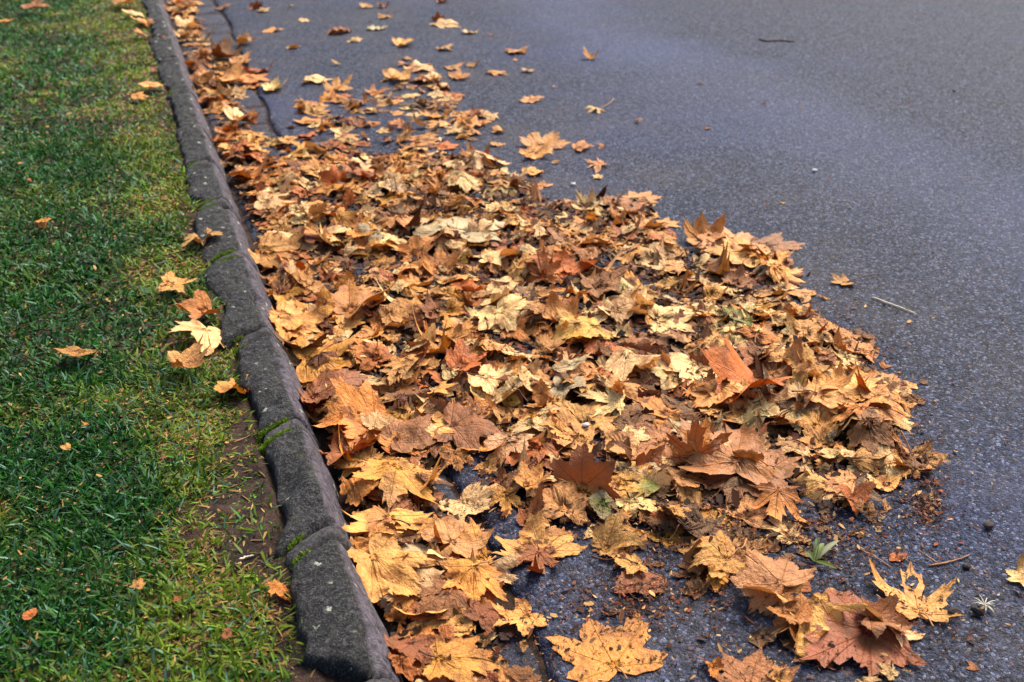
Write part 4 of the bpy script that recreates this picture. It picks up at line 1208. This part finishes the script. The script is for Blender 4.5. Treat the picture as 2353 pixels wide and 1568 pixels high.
lay('6', 1110, 355, 1060, 560, 'gold', 'P', 'big golden leaf folded with a pink edge beside the kerb', 'big pink-edged fold', w=1.5, fold=-.35, conf=.15, cup=.1, patch=('pink', 0, .8, .3), k=1.05)
lay('6', 1230, 380, 1330, 350, 'red', 'F', 'dark red scrap above the big pink-edged fold')
lay('6', 1490, 535, 1640, 610, 'cream', 'P', 'cream leaf with five dark veins at the gutter', 'five-vein cream leaf', vein=0.0, w=1.35, conf=.5, k=1.1)
lay('6', 1110, 765, 1205, 880, 'grey', 'P', 'greyish cream leaf among golden ones near the kerb', 'greyish cream leaf', vein=0.0, w=1.2, conf=.6)
lay('6', 1060, 615, 1080, 790, 'tan', 'P', 'golden tan wide leaf with a raised stalk near the kerb', w=1.5, cup=.1, conf=.35, stem=(1058, 575))
lay('6', 1390, 650, 1230, 760, 'gold', 'P', 'golden leaf with a bright green streak', 'green-streaked leaf', patch=('green', -.08, .12, .30), w=1.0, conf=.5)
lay('6', 1420, 770, 1580, 640, 'pink', 'P', 'pinkish brown ribbed leaf lying on the green-streaked leaf', 'ribbed pinkish leaf', w=1.0, conf=.3, tone=.85, vein=1.0)
lay('6', 1330, 890, 1290, 770, 'tan', 'P', 'tan leaf with a dark stalk below the green-streaked leaf', w=1.5, stem=(1390, 970), stemdark=True, conf=.4)
lay('6', 960, 760, 1110, 870, 'ochre', 'P', 'ochre leaf tucked by the kerb beside the greyish cream leaf')
lay('6', 1150, 890, 1110, 950, 'mauve', 'F', 'small mauve leaf peeping out near the kerb', k=1.3)
lay('6', 970, 930, 1240, 1090, 'tan', 'P', 'speckled tan leaf leaning on the kerb', 'speckled kerb leaf', w=.85, conf=.3, cup=.15)
lay('6', 1400, 1060, 1180, 1200, 'brown', 'P', 'brown leaf with curled lobes in the kerb drift', 'brown curled-lobe leaf', w=1.1, wave=.2, conf=.15, tone=1.15)
lay('6', 1545, 905, 1545, 1125, 'gold', 'P', 'golden spiky leaf on the gutter stones', 'golden spiky gutter leaf', w=1.1, cup=-.1, conf=.3, stem=(1672, 875), lobes=[.1, .3, .1, .2, .2])
lay('6', 1590, 1200, 1690, 1120, 'red', 'P', 'rust red leaf below the golden spiky gutter leaf', conf=.4)
lay('6', 1850, 1200, 1650, 1270, 'tan', 'P', 'tan crumpled leaf at the road side of the kerb drift', wave=.22, conf=.2, cup=.2)
lay('6', 1340, 1432, 1690, 1480, 'gold', 'P', 'largest golden leaf of the kerb drift, veins spreading from its kerb side', 'largest kerb drift leaf', w=1.05, conf=.55, cup=.04, vein=0.0, stem=(1235, 1440), stemdark=True)
lay('6', 1180, 1350, 1130, 1450, 'red', 'P', 'crumpled dark red leaf in the bottom kerb corner', wave=.3, conf=.1, k=1.3)
lay('6', 1130, 1470, 1200, 1600, 'orange', 'P', 'orange leaf under the crumpled dark red one at the bottom', conf=.3)
spot('6', 1835, 1370, 130, 'pink', 'F', 'pale pinkish bark-like scrap by the gutter', name='leaf_scrap', roll=1.5)
lay('6', 1850, 1560, 1760, 1470, 'brown', 'P', 'brown leaf at the bottom edge beside the gutter stone', conf=.4)
lay('6', 1100, 1200, 1060, 1130, 'ochre', 'P', 'ochre leaf on edge in the shadow of the kerb', up=.9, form='upright', k=1.3)
# --- leaves on the lawn
spot('1', 280, 78, 240, 'mauve', 'P', 'mauve tan leaf standing proud of the far lawn', 'far lawn leaf', head=1.4, cup=.25, conf=.0, lift=.012)
spot('1', 60, 155, 120, 'gold', 'P', 'golden leaf on the far lawn at the picture side', head=1.2, cup=.2, conf=.1)
spot('1', 850, 32, 165, 'tan', 'P', 'tan leaf on the lawn edge near the top', head=1.3, conf=.1, fold=.3)
spot('1', 905, 105, 150, 'cream', 'O', 'cream leaf overhanging the far kerb from the lawn', head=1.5, conf=.1)
spot('1', 945, 250, 120, 'ochre', 'P', 'ochre leaf, back one of a lawn cluster on the kerb', conf=.1, cup=.2)
spot('1', 1020, 300, 175, 'tan', 'P', 'tan leaf in front in the lawn cluster overhanging the kerb', 'kerb-top lawn cluster', head=1.0, conf=.1, cup=.3)
spot('1', 1100, 250, 70, 'orange', 'F', 'orange scrap on the kerb top by the lawn cluster', roll=2)
spot('1', 1015, 415, 80, 'orange', 'F', 'small orange leaf on the lawn edge below the cluster')
spot('1', 1060, 510, 100, 'rust', 'F', 'small rust scrap on the kerb back edge', name='leaf_scrap')
spot('1', 1030, 600, 190, 'tan', 'O', 'tan narrow leaf, upper of the twin golden lawn leaves', head=1.8, conf=.05, cup=.2)
spot('1', 950, 662, 150, 'gold', 'P', 'golden rounded leaf, lower of the twin golden lawn leaves', head=1.5, conf=.05, cup=-.2, wscale=1.1)
spot('1', 145, 1125, 70, 'gold', 'F', 'tiny golden scrap deep in the middle lawn', name='leaf_scrap', conf=0)
spot('1', 195, 1235, 60, 'orange', 'F', 'tiny orange scrap in the middle lawn', name='leaf_scrap', conf=0)
spot('1', 310, 1540, 120, 'gold', 'F', 'small golden leaf alone on the lawn', conf=0)
lay('5', 600, 60, 400, 140, 'tan', 'P', 'tan leaf on bare earth at the kerb back', 'bare earth tan leaf', conf=.2, w=1.1, cup=.1)
lay('5', 320, 420, 590, 410, 'tan', 'P', 'largest tan lawn leaf, five lobes spread on the grass', 'largest lawn leaf', conf=.2, w=1.0, cup=.1, tone=1.15, stem=(275, 425), k=.95)
lay('5', 600, 600, 350, 680, 'ochre', 'P', 'orange brown two-winged leaf on the lawn edge', 'two-winged lawn leaf', conf=.1, fold=.3, w=.9)
lay('5', 600, 735, 580, 865, 'cream', 'P', 'cream fan-shaped leaf against the kerb back', 'cream fan lawn leaf', conf=.2, w=1.3, vein=0.0, k=1.15)
lay('5', 400, 990, 710, 980, 'pink', 'P', 'pinkish leaf with upcurled rim on the lawn edge', 'pinkish upcurled lawn leaf', conf=.05, cup=.35, w=.7, k=.95)
lay('5', 850, 1080, 690, 1180, 'gold', 'P', 'mustard gold leaf resting on the kerb back corner', 'mustard kerb corner leaf', conf=.1, w=1.1, cup=.05, stem=(885, 1052), tone=.85, k=1.2)
lay('6', 400, 1040, 490, 1180, 'ochre', 'M', 'crumpled ochre leaf on bare soil beside the long kerb stone', 'crumpled soil leaf', conf=.1, wave=.3, lobes=[.4, -.3, .5, .3, -.3], w=.9)
spot('9', 1195, 998, 55, 'cream', 'O', 'tiny cream round leaf on bare soil', name='leaf_scrap', conf=.1)
spot('9', 700, 1097, 85, 'tan', 'P', 'small tan leaf sunk in the near grass', conf=0)
spot('9', 160, 1255, 110, 'orange', 'O', 'small orange curled leaf in the near grass corner', head=.4, roll=2.2, conf=0)
spot('9', 1138, 1350, 80, 'rust', 'O', 'small rust leaf at the edge of the near bare soil', head=.3, conf=0)
spot('9', 890, 1175, 80, 'orange', 'F', 'small orange scrap between grass tufts', name='leaf_scrap', conf=0)
spot('9', 350, 410, 90, 'tan', 'F', 'tan torn leaf in the grass above the near corner', conf=0)
spot('9', 535, 178, 45, 'orange', 'F', 'tiny orange scrap in the grass beside the mustard leaf row', name='leaf_scrap', conf=0)
spot('9', 435, 295, 55, 'gold', 'F', 'tiny golden scrap in the near grass', name='leaf_scrap', conf=0)
spot('9', 820, 462, 60, 'rust', 'F', 'tiny rust scrap among straw by the pitted kerb stone', name='leaf_scrap', conf=0)
spot('0', 180, 825, 75, 'gold', 'P', 'golden curled leaf in the middle of the lawn', 'golden mid-lawn leaf', conf=0, cup=.35)
spot('0', 103, 525, 40, 'gold', 'O', 'small golden oval leaf on the lawn, alone', head=1.5, conf=0)
# --- scraps far out on the road
for (a, b, w_, c_, l_) in [(1622, 296, 24, 'pink', 'small pinkish scrap far out on the open road'), (1610, 192, 22, 'brown', 'tiny brown scrap high on the open road'), (1800, 466, 22, 'olive', 'tiny olive scrap far out on the road'),
                           (1465, 283, 24, 'pink', 'tiny pale scrap left between lone yellow leaf and small cluster'), (2070, 858, 18, 'pink', 'tiny pinkish scrap by the pile road edge'),
                           (1755, 238, 20, 'tan', 'tiny tan scrap on the open blurred road')]:
    spot('0', a, b, w_, c_, 'F', l_.replace(' left ', ' lying '), name='leaf_scrap')

# ------------------------------------------------------------------ which leaves show, and how large
def visible_counts():
    sc = 0.32
    w, h = int(PW * sc), int(PH * sc)
    pix, dep, ids = [], [], []
    for i, lf in enumerate(LEAVES):
        V = lf.V
        c = V[lf.q].mean(1) if len(lf.q) else V
        pts = np.vstack([V, c])
        px, py, d = project(pts)
        a, b = (px * sc).astype(int), (py * sc).astype(int)
        for dx in (-1, 0, 1):
            for dy in (-1, 0, 1):
                aa, bb = a + dx, b + dy
                ok = (aa >= 0) & (aa < w) & (bb >= 0) & (bb < h) & (d > 0.1)
                pix.append(bb[ok] * w + aa[ok]); dep.append(d[ok] + 0.002 * (abs(dx) + abs(dy))); ids.append(np.full(ok.sum(), i))
    pix, dep, ids = np.concatenate(pix), np.concatenate(dep), np.concatenate(ids)
    o = np.lexsort((dep, pix))
    pix, ids = pix[o], ids[o]
    first = np.concatenate([[True], pix[1:] != pix[:-1]])
    return np.bincount(ids[first], minlength=len(LEAVES))


CNT = visible_counts()
for lf, c in zip(LEAVES, CNT):
    lf.vis = int(c)
hand = [l for l in LEAVES if getattr(l, 'hand', False)]
own = [l for l in hand if l.vis >= 3]
print('placed by eye', len(hand), 'shown', len(own), 'total', len(LEAVES), 'hidden', [l.label for l in hand if l.vis < 3])
n_leaf = sum(l.name == 'leaf' for l in own)
auto = sorted([l for l in LEAVES if not getattr(l, 'hand', False)], key=lambda l: -l.vis)
take = [l for l in auto[:max(0, 300 - n_leaf)] if l.vis > 12]
print('own leaves', n_leaf, 'auto', len(take))

# labels for the leaves of the bulk that show largest
marks = [l for l in own if l.short]
used = {l.label for l in own}
assert len(used) == len(own), [l.label for l in own if sum(k.label == l.label for k in own) > 1]
SHAPE = {'P': 'lobed', 'M': 'pointed', 'O': 'oval', 'F': 'torn'}


def relation(l, m):
    dx, dy = l.V[:, 0].mean() - m.V[:, 0].mean(), l.V[:, 1].mean() - m.V[:, 1].mean()
    r, f = dx * CY - dy * SY, dx * SY + dy * CY
    if abs(f) > abs(r) * 1.1:
        return 'beyond the ' if f > 0 else 'in front of the '
    return 'on the road side of the ' if r > 0 else 'on the kerb side of the '


for l in take:
    form = l.meta.get('form', 'flat')
    size = 'large ' if l.L > 0.095 else ('small ' if l.L < 0.068 else '')
    ds = sorted(marks, key=lambda m: math.hypot(l.V[:, 0].mean() - m.V[:, 0].mean(), l.V[:, 1].mean() - m.V[:, 1].mean()))[:9]
    cands = ['%s%s %s %s leaf %s%s, near the %s' % (size, form, WORD[l.color], SHAPE[l.kind], relation(l, ds[0]), ds[0].short, m2.short) for m2 in ds[1:4]]
    for m in ds:
        cands += ['%s%s %s %s leaf %s%s' % (size, form, WORD[l.color], SHAPE[l.kind], relation(l, m), m.short), '%s %s leaf %s%s' % (WORD[l.color], SHAPE[l.kind], relation(l, m), m.short)]
    for i in range(4):
        for j in range(i + 1, 5):
            cands.append('%s %s leaf near both the %s and the %s' % (form, WORD[l.color], ds[i].short, ds[j].short))
    for c in cands:
        if c not in used and 4 <= len(c.split()) <= 16:
            break
    else:
        print('label clash', cands[0])
    used.add(c)
    l.label, l.name, l.stem, l.stemdark = c, 'leaf', None, bool(R.random() < 0.5)
    if l.kind in 'PM' and R.random() < 0.4 and form != 'upright':
        a = l.head + math.pi + R.normal(0, 0.2)
        l.stem = [(l.V[0, 0] + math.sin(a) * l.L * 0.55, l.V[0, 1] + math.cos(a) * l.L * 0.55)]


def leaf_attrs(ls):
    return {'leaf_color': ('FLOAT_COLOR', np.vstack([l.C for l in ls])),
            'leaf_uv': ('FLOAT_VECTOR', np.vstack([np.concatenate([l.uv, np.full((len(l.uv), 1), l.seed)], 1) for l in ls])),
            'leaf_rim': ('FLOAT', np.concatenate([l.rim for l in ls]))}


for l in own + take:
    group = 'fallen leaves' if l.name == 'leaf' else 'small leaf scraps'
    o = add(l.name, make_mesh(l.name, l.V, l.q, l.t, attrs=leaf_attrs([l])), M_LEAF, label=l.label, category='leaf' if l.name == 'leaf' else 'leaf scrap', group=group)
    recentre(o)
    if l.stem:
        a = l.V[0]
        e = l.stem[0]
        t = np.linspace(0, 1, 9)
        ln = math.hypot(e[0] - a[0], e[1] - a[1])
        bow = ln * 0.07 * np.sin(t * math.pi) * (1 if l.seed > 25 else -1)
        nx, ny = -(e[1] - a[1]) / (ln + 1e-6), (e[0] - a[0]) / (ln + 1e-6)
        x, y = a[0] + (e[0] - a[0]) * t + nx * bow, a[1] + (e[1] - a[1]) * t + ny * bow
        zg = hget(x, y) + 0.004
        z = np.maximum(a[2] + 0.0015 + (zg[-1] + 0.004 - a[2]) * t, np.where(t > 0.15, zg, a[2] + 0.001))
        z = np.convolve(np.pad(z, 1, 'edge'), [.25, .5, .25], 'valid')
        rad = np.interp(t, [0, 0.1, 0.85, 1], [0.0014, 0.0014, 0.0016, 0.0026])
        V, q, tt = tube(np.stack([x, y, z], -1), rad, 6)
        add('leaf_stalk', make_mesh('leaf_stalk', V, q, tt), M_STEMD if l.stemdark else M_STEM, parent=o)
sel = set(map(id, own + take))
rest = [l for l in LEAVES if id(l) not in sel]
off, Qs, Ts = 0, [], []
for l in rest:
    Qs.append(l.q + off); Ts.append(l.t + off); off += len(l.V)
add('leaf_litter', make_mesh('leaf_litter', np.vstack([l.V for l in rest]), np.vstack(Qs), np.vstack(Ts), attrs=leaf_attrs(rest)), M_LEAF, kind='stuff',
    label='deep drift of brown and golden fallen leaves heaped against the kerb')

# ------------------------------------------------------------------ crumbs of broken leaf, seed and bark
def crumb_field():
    xs, ys = [], []

    def cloud(cx, cy, rx, ry, n, view='0'):
        c = T(view, cx, cy)
        px = c[0] + R.normal(0, rx, n); py = c[1] + R.normal(0, ry, n)
        for a, b in zip(px, py):
            if b > -300:
                g = ground(a, b, 0.0); xs.append(g[0]); ys.append(g[1])
    cloud(2130, 1165, 22, 26, 700); cloud(2110, 1120, 40, 50, 300)
    cloud(1920, 730, 70, 40, 420); cloud(1980, 820, 60, 50, 300); cloud(2090, 960, 40, 70, 420)
    cloud(1960, 1230, 90, 60, 800); cloud(1760, 1230, 130, 45, 1100); cloud(1560, 1260, 110, 60, 900)
    cloud(1400, 1200, 120, 40, 900); cloud(1450, 1390, 90, 30, 800); cloud(1600, 1380, 130, 40, 500); cloud(1900, 1290, 60, 50, 350)
    cloud(1130, 1120, 60, 60, 420); cloud(1180, 1080, 60, 40, 300); cloud(1240, 1470, 60, 60, 200); cloud(2050, 1400, 160, 100, 500)
    cloud(1700, 1100, 250, 200, 600); cloud(1900, 600, 160, 120, 160); cloud(1400, 420, 160, 80, 180); cloud(1150, 300, 120, 60, 150)
    cloud(650, 150, 90, 70, 200); cloud(1900, 1500, 260, 80, 500); cloud(2200, 1250, 120, 200, 450); cloud(2250, 800, 120, 250, 260); cloud(1500, 1500, 200, 60, 250)
    # torn brown mulch below the pile, darkened to paint the shade in its gaps
    lo, hi_ = POLY_A.min(0), POLY_A.max(0)
    mx, my = R.uniform(lo[0], hi_[0], 22000), R.uniform(lo[1], hi_[1], 22000)
    k = inside(POLY_A, mx, my)
    crumb_field.mulch = int(k.sum())
    xs_, ys_ = np.array(xs), np.array(ys)
    low = (hget(xs_, ys_) < 0.018) | (R.random(len(xs_)) < 0.2)
    xs, ys = list(xs_[low]), list(ys_[low])
    xs[:0] = list(mx[k]); ys[:0] = list(my[k])
    n = 1400
    xs += list(R.uniform(0.5, 4.2, n)); ys += list(R.uniform(0.9, 7.5, n))
    return np.array(xs), np.array(ys)


x, y = crumb_field()
gut = R.uniform(0.3, 0.56, 500); x = np.concatenate([x, gut]); y = np.concatenate([y, R.uniform(1.1, 8, 500)])
nl = 2600
lx = R.uniform(-0.7, 0.115, nl); ly = R.uniform(1.3, 5.0, nl)
x = np.concatenate([x, lx]); y = np.concatenate([y, ly])
mul = np.arange(len(x)) < crumb_field.mulch
ok = (x > HX0 + .1) & (x < HX1 - .1) & (y > HY0 + .1) & (y < HY1 - .1)
x, y, mul = x[ok], y[ok], mul[ok]
n = len(x)
z = np.where(mul, np.where(x < gutter_edge(y), GUT_Z, 0.0) + R.uniform(0.003, 0.009, n), hget(x, y) + 0.001)
z = np.where(x < 0.12, lawn_z(x, y) + 0.006 + 0.016 * R.random(n) * (1 - bareness(x, y)), z)
s = np.clip(R.lognormal(-5.75, 0.5, n), 0.0012, 0.011)
s = np.where(mul, np.minimum(s * 3.2, 0.014), s)
asp = np.where(mul, 0.8, R.uniform(0.08, 0.6, n))
az = R.uniform(0, 6.28, n); tl = R.normal(0, 0.35, (n, 2))
th = np.arange(5) * 2 * math.pi / 5
rr = s[:, None] * R.uniform(0.6, 1.2, (n, 5))
u, v = np.cos(th)[None] * rr, np.sin(th)[None] * rr * asp[:, None]
V = np.zeros((n, 5, 3))
V[..., 0] = x[:, None] + u * np.cos(az)[:, None] - v * np.sin(az)[:, None]
V[..., 1] = y[:, None] + u * np.sin(az)[:, None] + v * np.cos(az)[:, None]
dz = u * tl[:, :1] + v * tl[:, 1:] + R.normal(0, 0.0006, (n, 5))
V[..., 2] = z[:, None] + dz - dz.min(1)[:, None]
pal = np.array([lin(*PAL[c]) for c in ('rust', 'brown', 'dark', 'tan', 'dark', 'dark', 'brown', 'brown', 'dark')])
c = np.where((x < 0.125)[:, None], np.array(lin(196, 150, 84)), pal[R.integers(0, len(pal), n)]) * R.uniform(0.35, 0.9, (n, 1)) * np.where(mul, 0.5, 1.0)[:, None]  # mulch tint darkened further, putting the gap shade into its colour
Tt = (np.array([[0, 1, 2], [0, 2, 3], [0, 3, 4]])[None] + 5 * np.arange(n)[:, None, None]).reshape(-1, 3)
add('leaf_crumbs', make_mesh('leaf_crumbs', V.reshape(-1, 3), None, Tt, smooth=False, attrs={'tint': ('FLOAT_COLOR', np.repeat(np.concatenate([c, np.ones((n, 1))], 1), 5, 0))}), M_CRUMB,
    kind='stuff', label='brown crumbs of broken leaves and seeds scattered round the pile')

# ------------------------------------------------------------------ twigs, lumps, sprig, pebbles
def stick(pts, rad, mat, name, label, cat, lift=0.002, branch=None, group=None):
    P = []
    for (vw, a, b) in pts:
        g = gpile(*T(vw, a, b)); P.append((g[0], g[1], float(hget(np.array([g[0]]), np.array([g[1]]))[0]) + lift))
    P = np.array(P)
    t = np.linspace(0, 1, 14)
    tt = np.linspace(0, 1, len(P))
    Q = np.stack([np.interp(t, tt, P[:, k]) for k in range(3)], -1)
    Q[:, :2] += R.normal(0, 0.0008, (14, 2)); Q[:, 2] += np.abs(R.normal(0, 0.0008, 14))
    V, q, tr = tube(Q, np.interp(t, [0, .05, .6, .95, 1], [rad * .6, rad, rad * .9, rad * .7, rad * .4]) * R.uniform(.85, 1.15, 14), 7)
    o = add(name, make_mesh(name, V, q, tr), mat, label=label, category=cat)
    recentre(o)
    if branch:
        stick_child(o, Q, rad, mat, branch)
    return o


def stick_child(o, Q, rad, mat, spec):
    for (i, dx, dy) in spec:
        a = Q[i]
        t = np.linspace(0, 1, 6)[:, None]
        B = a + np.array([dx, dy, 0.004]) * t
        V, q, tr = tube(B, np.linspace(rad * .7, rad * .3, 6), 6)
        add('side_shoot', make_mesh('side_shoot', V, q, tr), mat, parent=o)


stick([('4', 1970, 735), ('4', 2090, 778), ('4', 2212, 827)], 0.0026, M_PALE, 'stick', 'thin pale straight stick lying alone on the asphalt', 'stick')
stick([('0', 1743, 90), ('0', 1758, 96), ('0', 1790, 94), ('0', 1826, 97)], 0.005, M_TWIG, 'twig', 'short dark crooked twig far out on the open road', 'twig', branch=[(5, 0.03, 0.05)])
stick([('8', 930, 915), ('8', 1000, 950), ('8', 1080, 1000)], 0.0014, M_STEM, 'twig', 'thin brown twig on asphalt between green sprig and tall-lobed leaf', 'twig')
stick([('8', 1265, 990), ('8', 1340, 978), ('8', 1400, 962), ('8', 1470, 935)], 0.0021, M_STEM, 'twig', 'forked pale brown twig pointing at the road by the tall-lobed leaf', 'twig', branch=[(3, -0.015, 0.05)])
stick([('6', 200, 870), ('6', 240, 858), ('6', 285, 848)], 0.002, M_PALE, 'twig', 'short pale straw-like twig on the bare soil', 'twig', lift=0.004)
stick([('6', 290, 880), ('6', 360, 900), ('6', 430, 905)], 0.0024, M_TWIG, 'twig', 'thin dark twig on bare soil behind the long kerb stone', 'twig', lift=0.004)
stick([('7', 1170, 690), ('7', 1260, 705), ('7', 1350, 680)], 0.0013, M_STEMD, 'twig', 'thin dark twig in the crumbs at the pile front', 'twig', lift=0.006)


def lump(v, a, b, size, asp, mat, name, label, cat, seed, head=0.0, flat=0.55):
    g = gpile(*T(v, a, b))
    zz = float(hget(np.array([g[0]]), np.array([g[1]]))[0])
    nu, nv = 18, 10
    th = np.linspace(0, 2 * math.pi, nu, endpoint=False)[None]; ph = np.linspace(0.12, math.pi - 0.12, nv)[:, None]
    r = size * (0.72 + 0.55 * fbm(np.cos(th) * np.sin(ph) * 1.7 + seed, np.sin(th) * np.sin(ph) * 1.7 + np.cos(ph), 7, 3))
    X = r * np.sin(ph) * np.cos(th); Y = r * np.sin(ph) * np.sin(th) * asp; Z = r * np.cos(ph) * flat + 0 * th
    c, s = math.cos(head), math.sin(head)
    V = np.stack([X * c - Y * s + g[0], X * s + Y * c + g[1], Z - Z.min() + zz - 0.001], -1).reshape(-1, 3)
    q = grid_quads(nv, nu, True)
    V = np.vstack([V, V[:nu].mean(0), V[-nu:].mean(0)])
    j = np.arange(nu); k = nv * nu
    tr = np.vstack([np.stack([(j + 1) % nu, j, np.full(nu, k)], -1), np.stack([(nv - 1) * nu + j, (nv - 1) * nu + (j + 1) % nu, np.full(nu, k + 1)], -1)])
    o = add(name, make_mesh(name, V, q[:, ::-1], tr[:, ::-1]), mat, label=label, category=cat)
    recentre(o)


lump('8', 1390, 1232, 0.013, 0.7, M_LUMP, 'bark_lump', 'dark round lump of bark beside the pale seed fluff', 'bark lump', 1)
lump('8', 1502, 1228, 0.014, 0.3, M_LUMP, 'bark_lump', 'narrow dark piece of bark just under the pale seed fluff', 'bark lump', 2, head=2.0)
lump('8', 1560, 795, 0.012, 0.8, M_LUMP, 'bark_lump', 'dark brown clod out on the road past the leaf crumbs', 'bark lump', 3, head=.4)
lump('8', 1452, 995, 0.009, 0.8, M_LUMP, 'bark_lump', 'small brown clod under the tip of the forked twig', 'bark lump', 4)
lump('4', 1655, 42, 0.011, 0.8, M_PEB, 'pebble', 'white pebble far out on the open road', 'pebble', 5)
lump('4', 333, 118, 0.011, 0.7, M_PEB, 'pebble', 'white pebble in front of the pinkish star road leaf', 'pebble', 6)
lump('7', 658, 97, 0.009, 0.8, M_PEB, 'pebble', 'small whitish pebble wedged in the pile near the toothed oval leaf', 'pebble', 7)
# tuft of pale fibres
g = gpile(*T('8', 1540, 1190)); V, Q, Tr, off = [], [], [], 0
for k in range(16):
    a = R.uniform(0, 6.28); ln = R.uniform(0.008, 0.026)
    t = np.linspace(0, 1, 5)[:, None]
    P = np.array([g[0], g[1], 0.004]) + np.array([math.cos(a) * ln, math.sin(a) * ln, R.uniform(-.001, .008)]) * t + np.array([0, 0, 0.004]) * np.sin(t * 3)
    v, q, tr = tube(P, np.linspace(0.0013, 0.0004, 5), 5)
    V.append(v); Q.append(q + off); Tr.append(tr + off); off += len(v)
o = add('seed_fluff', make_mesh('seed_fluff', np.vstack(V), np.vstack(Q), np.vstack(Tr)), M_FLUFF, label='pale star of seed fluff on the asphalt past the tall-lobed leaf', category='seed fluff')
recentre(o)
# small green sprig at the pile front
gs = gpile(*T('8', 690, 975)); zz = float(hget(np.array([gs[0]]), np.array([gs[1]]))[0])
root = bpy.data.objects.new('weed_sprig', None); COL.objects.link(root); root.location = (gs[0], gs[1], zz)
root['label'] = 'small fresh green sprig with curled narrow leaves on the asphalt'; root['category'] = 'weed sprig'
root.empty_display_size = 0.03
for k, (tx, ty, hgt, wd) in enumerate([(640, 935, .008, .007), (735, 905, .016, .006), (805, 1022, .004, .006), (815, 890, .012, .006), (700, 880, .018, .005)]):
    e = gpile(*T('8', tx, ty))
    t = np.linspace(0, 1, 10)
    x = gs[0] + (e[0] - gs[0]) * t; y = gs[1] + (e[1] - gs[1]) * t
    z = np.maximum(zz + 0.006 + hgt * np.sin(t * 2.2), hget(x, y) + .004)
    nx, ny = -(e[1] - gs[1]), (e[0] - gs[0]); ln = math.hypot(nx, ny) + 1e-6; nx /= ln; ny /= ln
    w = wd * np.sin(np.clip(t * 0.93 + 0.07, 0, 1) * math.pi) ** .8
    rows = [np.stack([x + nx * w * s_, y + ny * w * s_, z + abs(s_) * w * 0.5], -1) for s_ in (-1, -.5, 0, .5, 1)]
    V = np.stack(rows, 1).reshape(-1, 3)
    c = np.array(lin(*[(86, 98, 52), (110, 120, 66), (84, 92, 20), (128, 130, 98), (70, 84, 42)][k]))
    add('sprig_leaf', make_mesh('sprig_leaf', V, grid_quads(10, 5), attrs={'tint': ('FLOAT_COLOR', np.tile(np.concatenate([c, [1]]), (len(V), 1)))}), M_GRASS, parent=root)

# ------------------------------------------------------------------ gutter stones: keep those the leaves leave uncovered, and say which is which
def uncovered(o):
    me = o.data; n = len(me.vertices)
    a = np.zeros(n * 3, np.float32); me.vertices.foreach_get('co', a)
    P = a.reshape(-1, 3) + np.array(o.location)
    P = P[P[:, 2] > -0.03]
    px, py, d = project(P)
    inn = (px > -20) & (px < PW + 20) & (py > -20) & (py < PH + 20)
    if not inn.any():
        return 0.0
    return float((inn & (hget(P[:, 0], P[:, 1]) < P[:, 2] + 0.012)).mean())


lab_marks = [l for l in own if l.short]
seen = []
for o in GUTS:
    f = uncovered(o)
    del o['_y']
    if f < 0.04:
        continue
    seen.append((o, f))
gused = set()
for o, f in seen:
    c = np.array([o.location[0], o.location[1]])
    ds = sorted(lab_marks, key=lambda m: math.hypot(m.V[:, 0].mean() - c[0], m.V[:, 1].mean() - c[1]))
    for m in ds:
        dy = c[1] - m.V[:, 1].mean()
        lab = ('grey gutter stone just beyond the %s' if dy > 0.05 else ('grey gutter stone just in front of the %s' if dy < -0.05 else 'grey gutter stone under or beside the %s')) % m.short
        if lab not in gused and len(lab.split()) <= 16:
            break
    gused.add(lab); o['label'] = lab
for o in GUTS:
    if 'label' not in o:
        o['label'] = 'gutter stone wholly buried under the leaf drift'
gone = [o for o in GUTS if o['label'].startswith('gutter stone wholly')]
for o in gone:
    bpy.data.objects.remove(o)
# a buried mortar bed keeps the ground closed where stones were left out
add('gutter_bed', make_mesh('gutter_bed', [(0.28, -4, -0.019), (0.72, -4, -0.019), (0.72, 40, -0.019), (0.28, 40, -0.019)], [[0, 1, 2, 3]]), M_SOIL, kind='structure', label='dark dirt bed of the gutter')

# ------------------------------------------------------------------ light: soft overcast daylight
SUN_EL, SUN_AZ = math.radians(50), math.radians(58)       # azimuth clockwise from +Y
world = bpy.data.worlds.new('World'); scene.world = world; world.use_nodes = True
wt = world.node_tree; wt.nodes.clear()
sky = wt.nodes.new('ShaderNodeTexSky'); sky.sky_type = 'NISHITA'; sky.sun_disc = False
sky.sun_elevation = SUN_EL; sky.sun_rotation = SUN_AZ
sky.air_density = 1.0; sky.dust_density = 4.0; sky.ozone_density = 1.0
hs = wt.nodes.new('ShaderNodeHueSaturation'); hs.inputs['Saturation'].default_value = 1.1
bg = wt.nodes.new('ShaderNodeBackground'); bg.inputs[1].default_value = 0.085
wo = wt.nodes.new('ShaderNodeOutputWorld')
wt.links.new(sky.outputs[0], hs.inputs['Color']); wt.links.new(hs.outputs[0], bg.inputs[0]); wt.links.new(bg.outputs[0], wo.inputs[0])
sd = bpy.data.lights.new('sun', 'SUN'); so = bpy.data.objects.new('sun', sd); COL.objects.link(so)
sd.energy = 2.0; sd.angle = math.radians(32); sd.color = (1.0, 0.96, 0.90)
dv = Vector((math.sin(SUN_AZ) * math.cos(SUN_EL), math.cos(SUN_AZ) * math.cos(SUN_EL), math.sin(SUN_EL)))
so.rotation_euler = dv.to_track_quat('Z', 'Y').to_euler()
so.location = (0, 4, 8)
vs = scene.view_settings
vs.view_transform = 'Standard'; vs.look = 'None'; vs.gamma = 1.0; vs.exposure = 1.65
scene.cycles.max_bounces = 6; scene.cycles.diffuse_bounces = 2; scene.cycles.glossy_bounces = 2; scene.cycles.transmission_bounces = 3
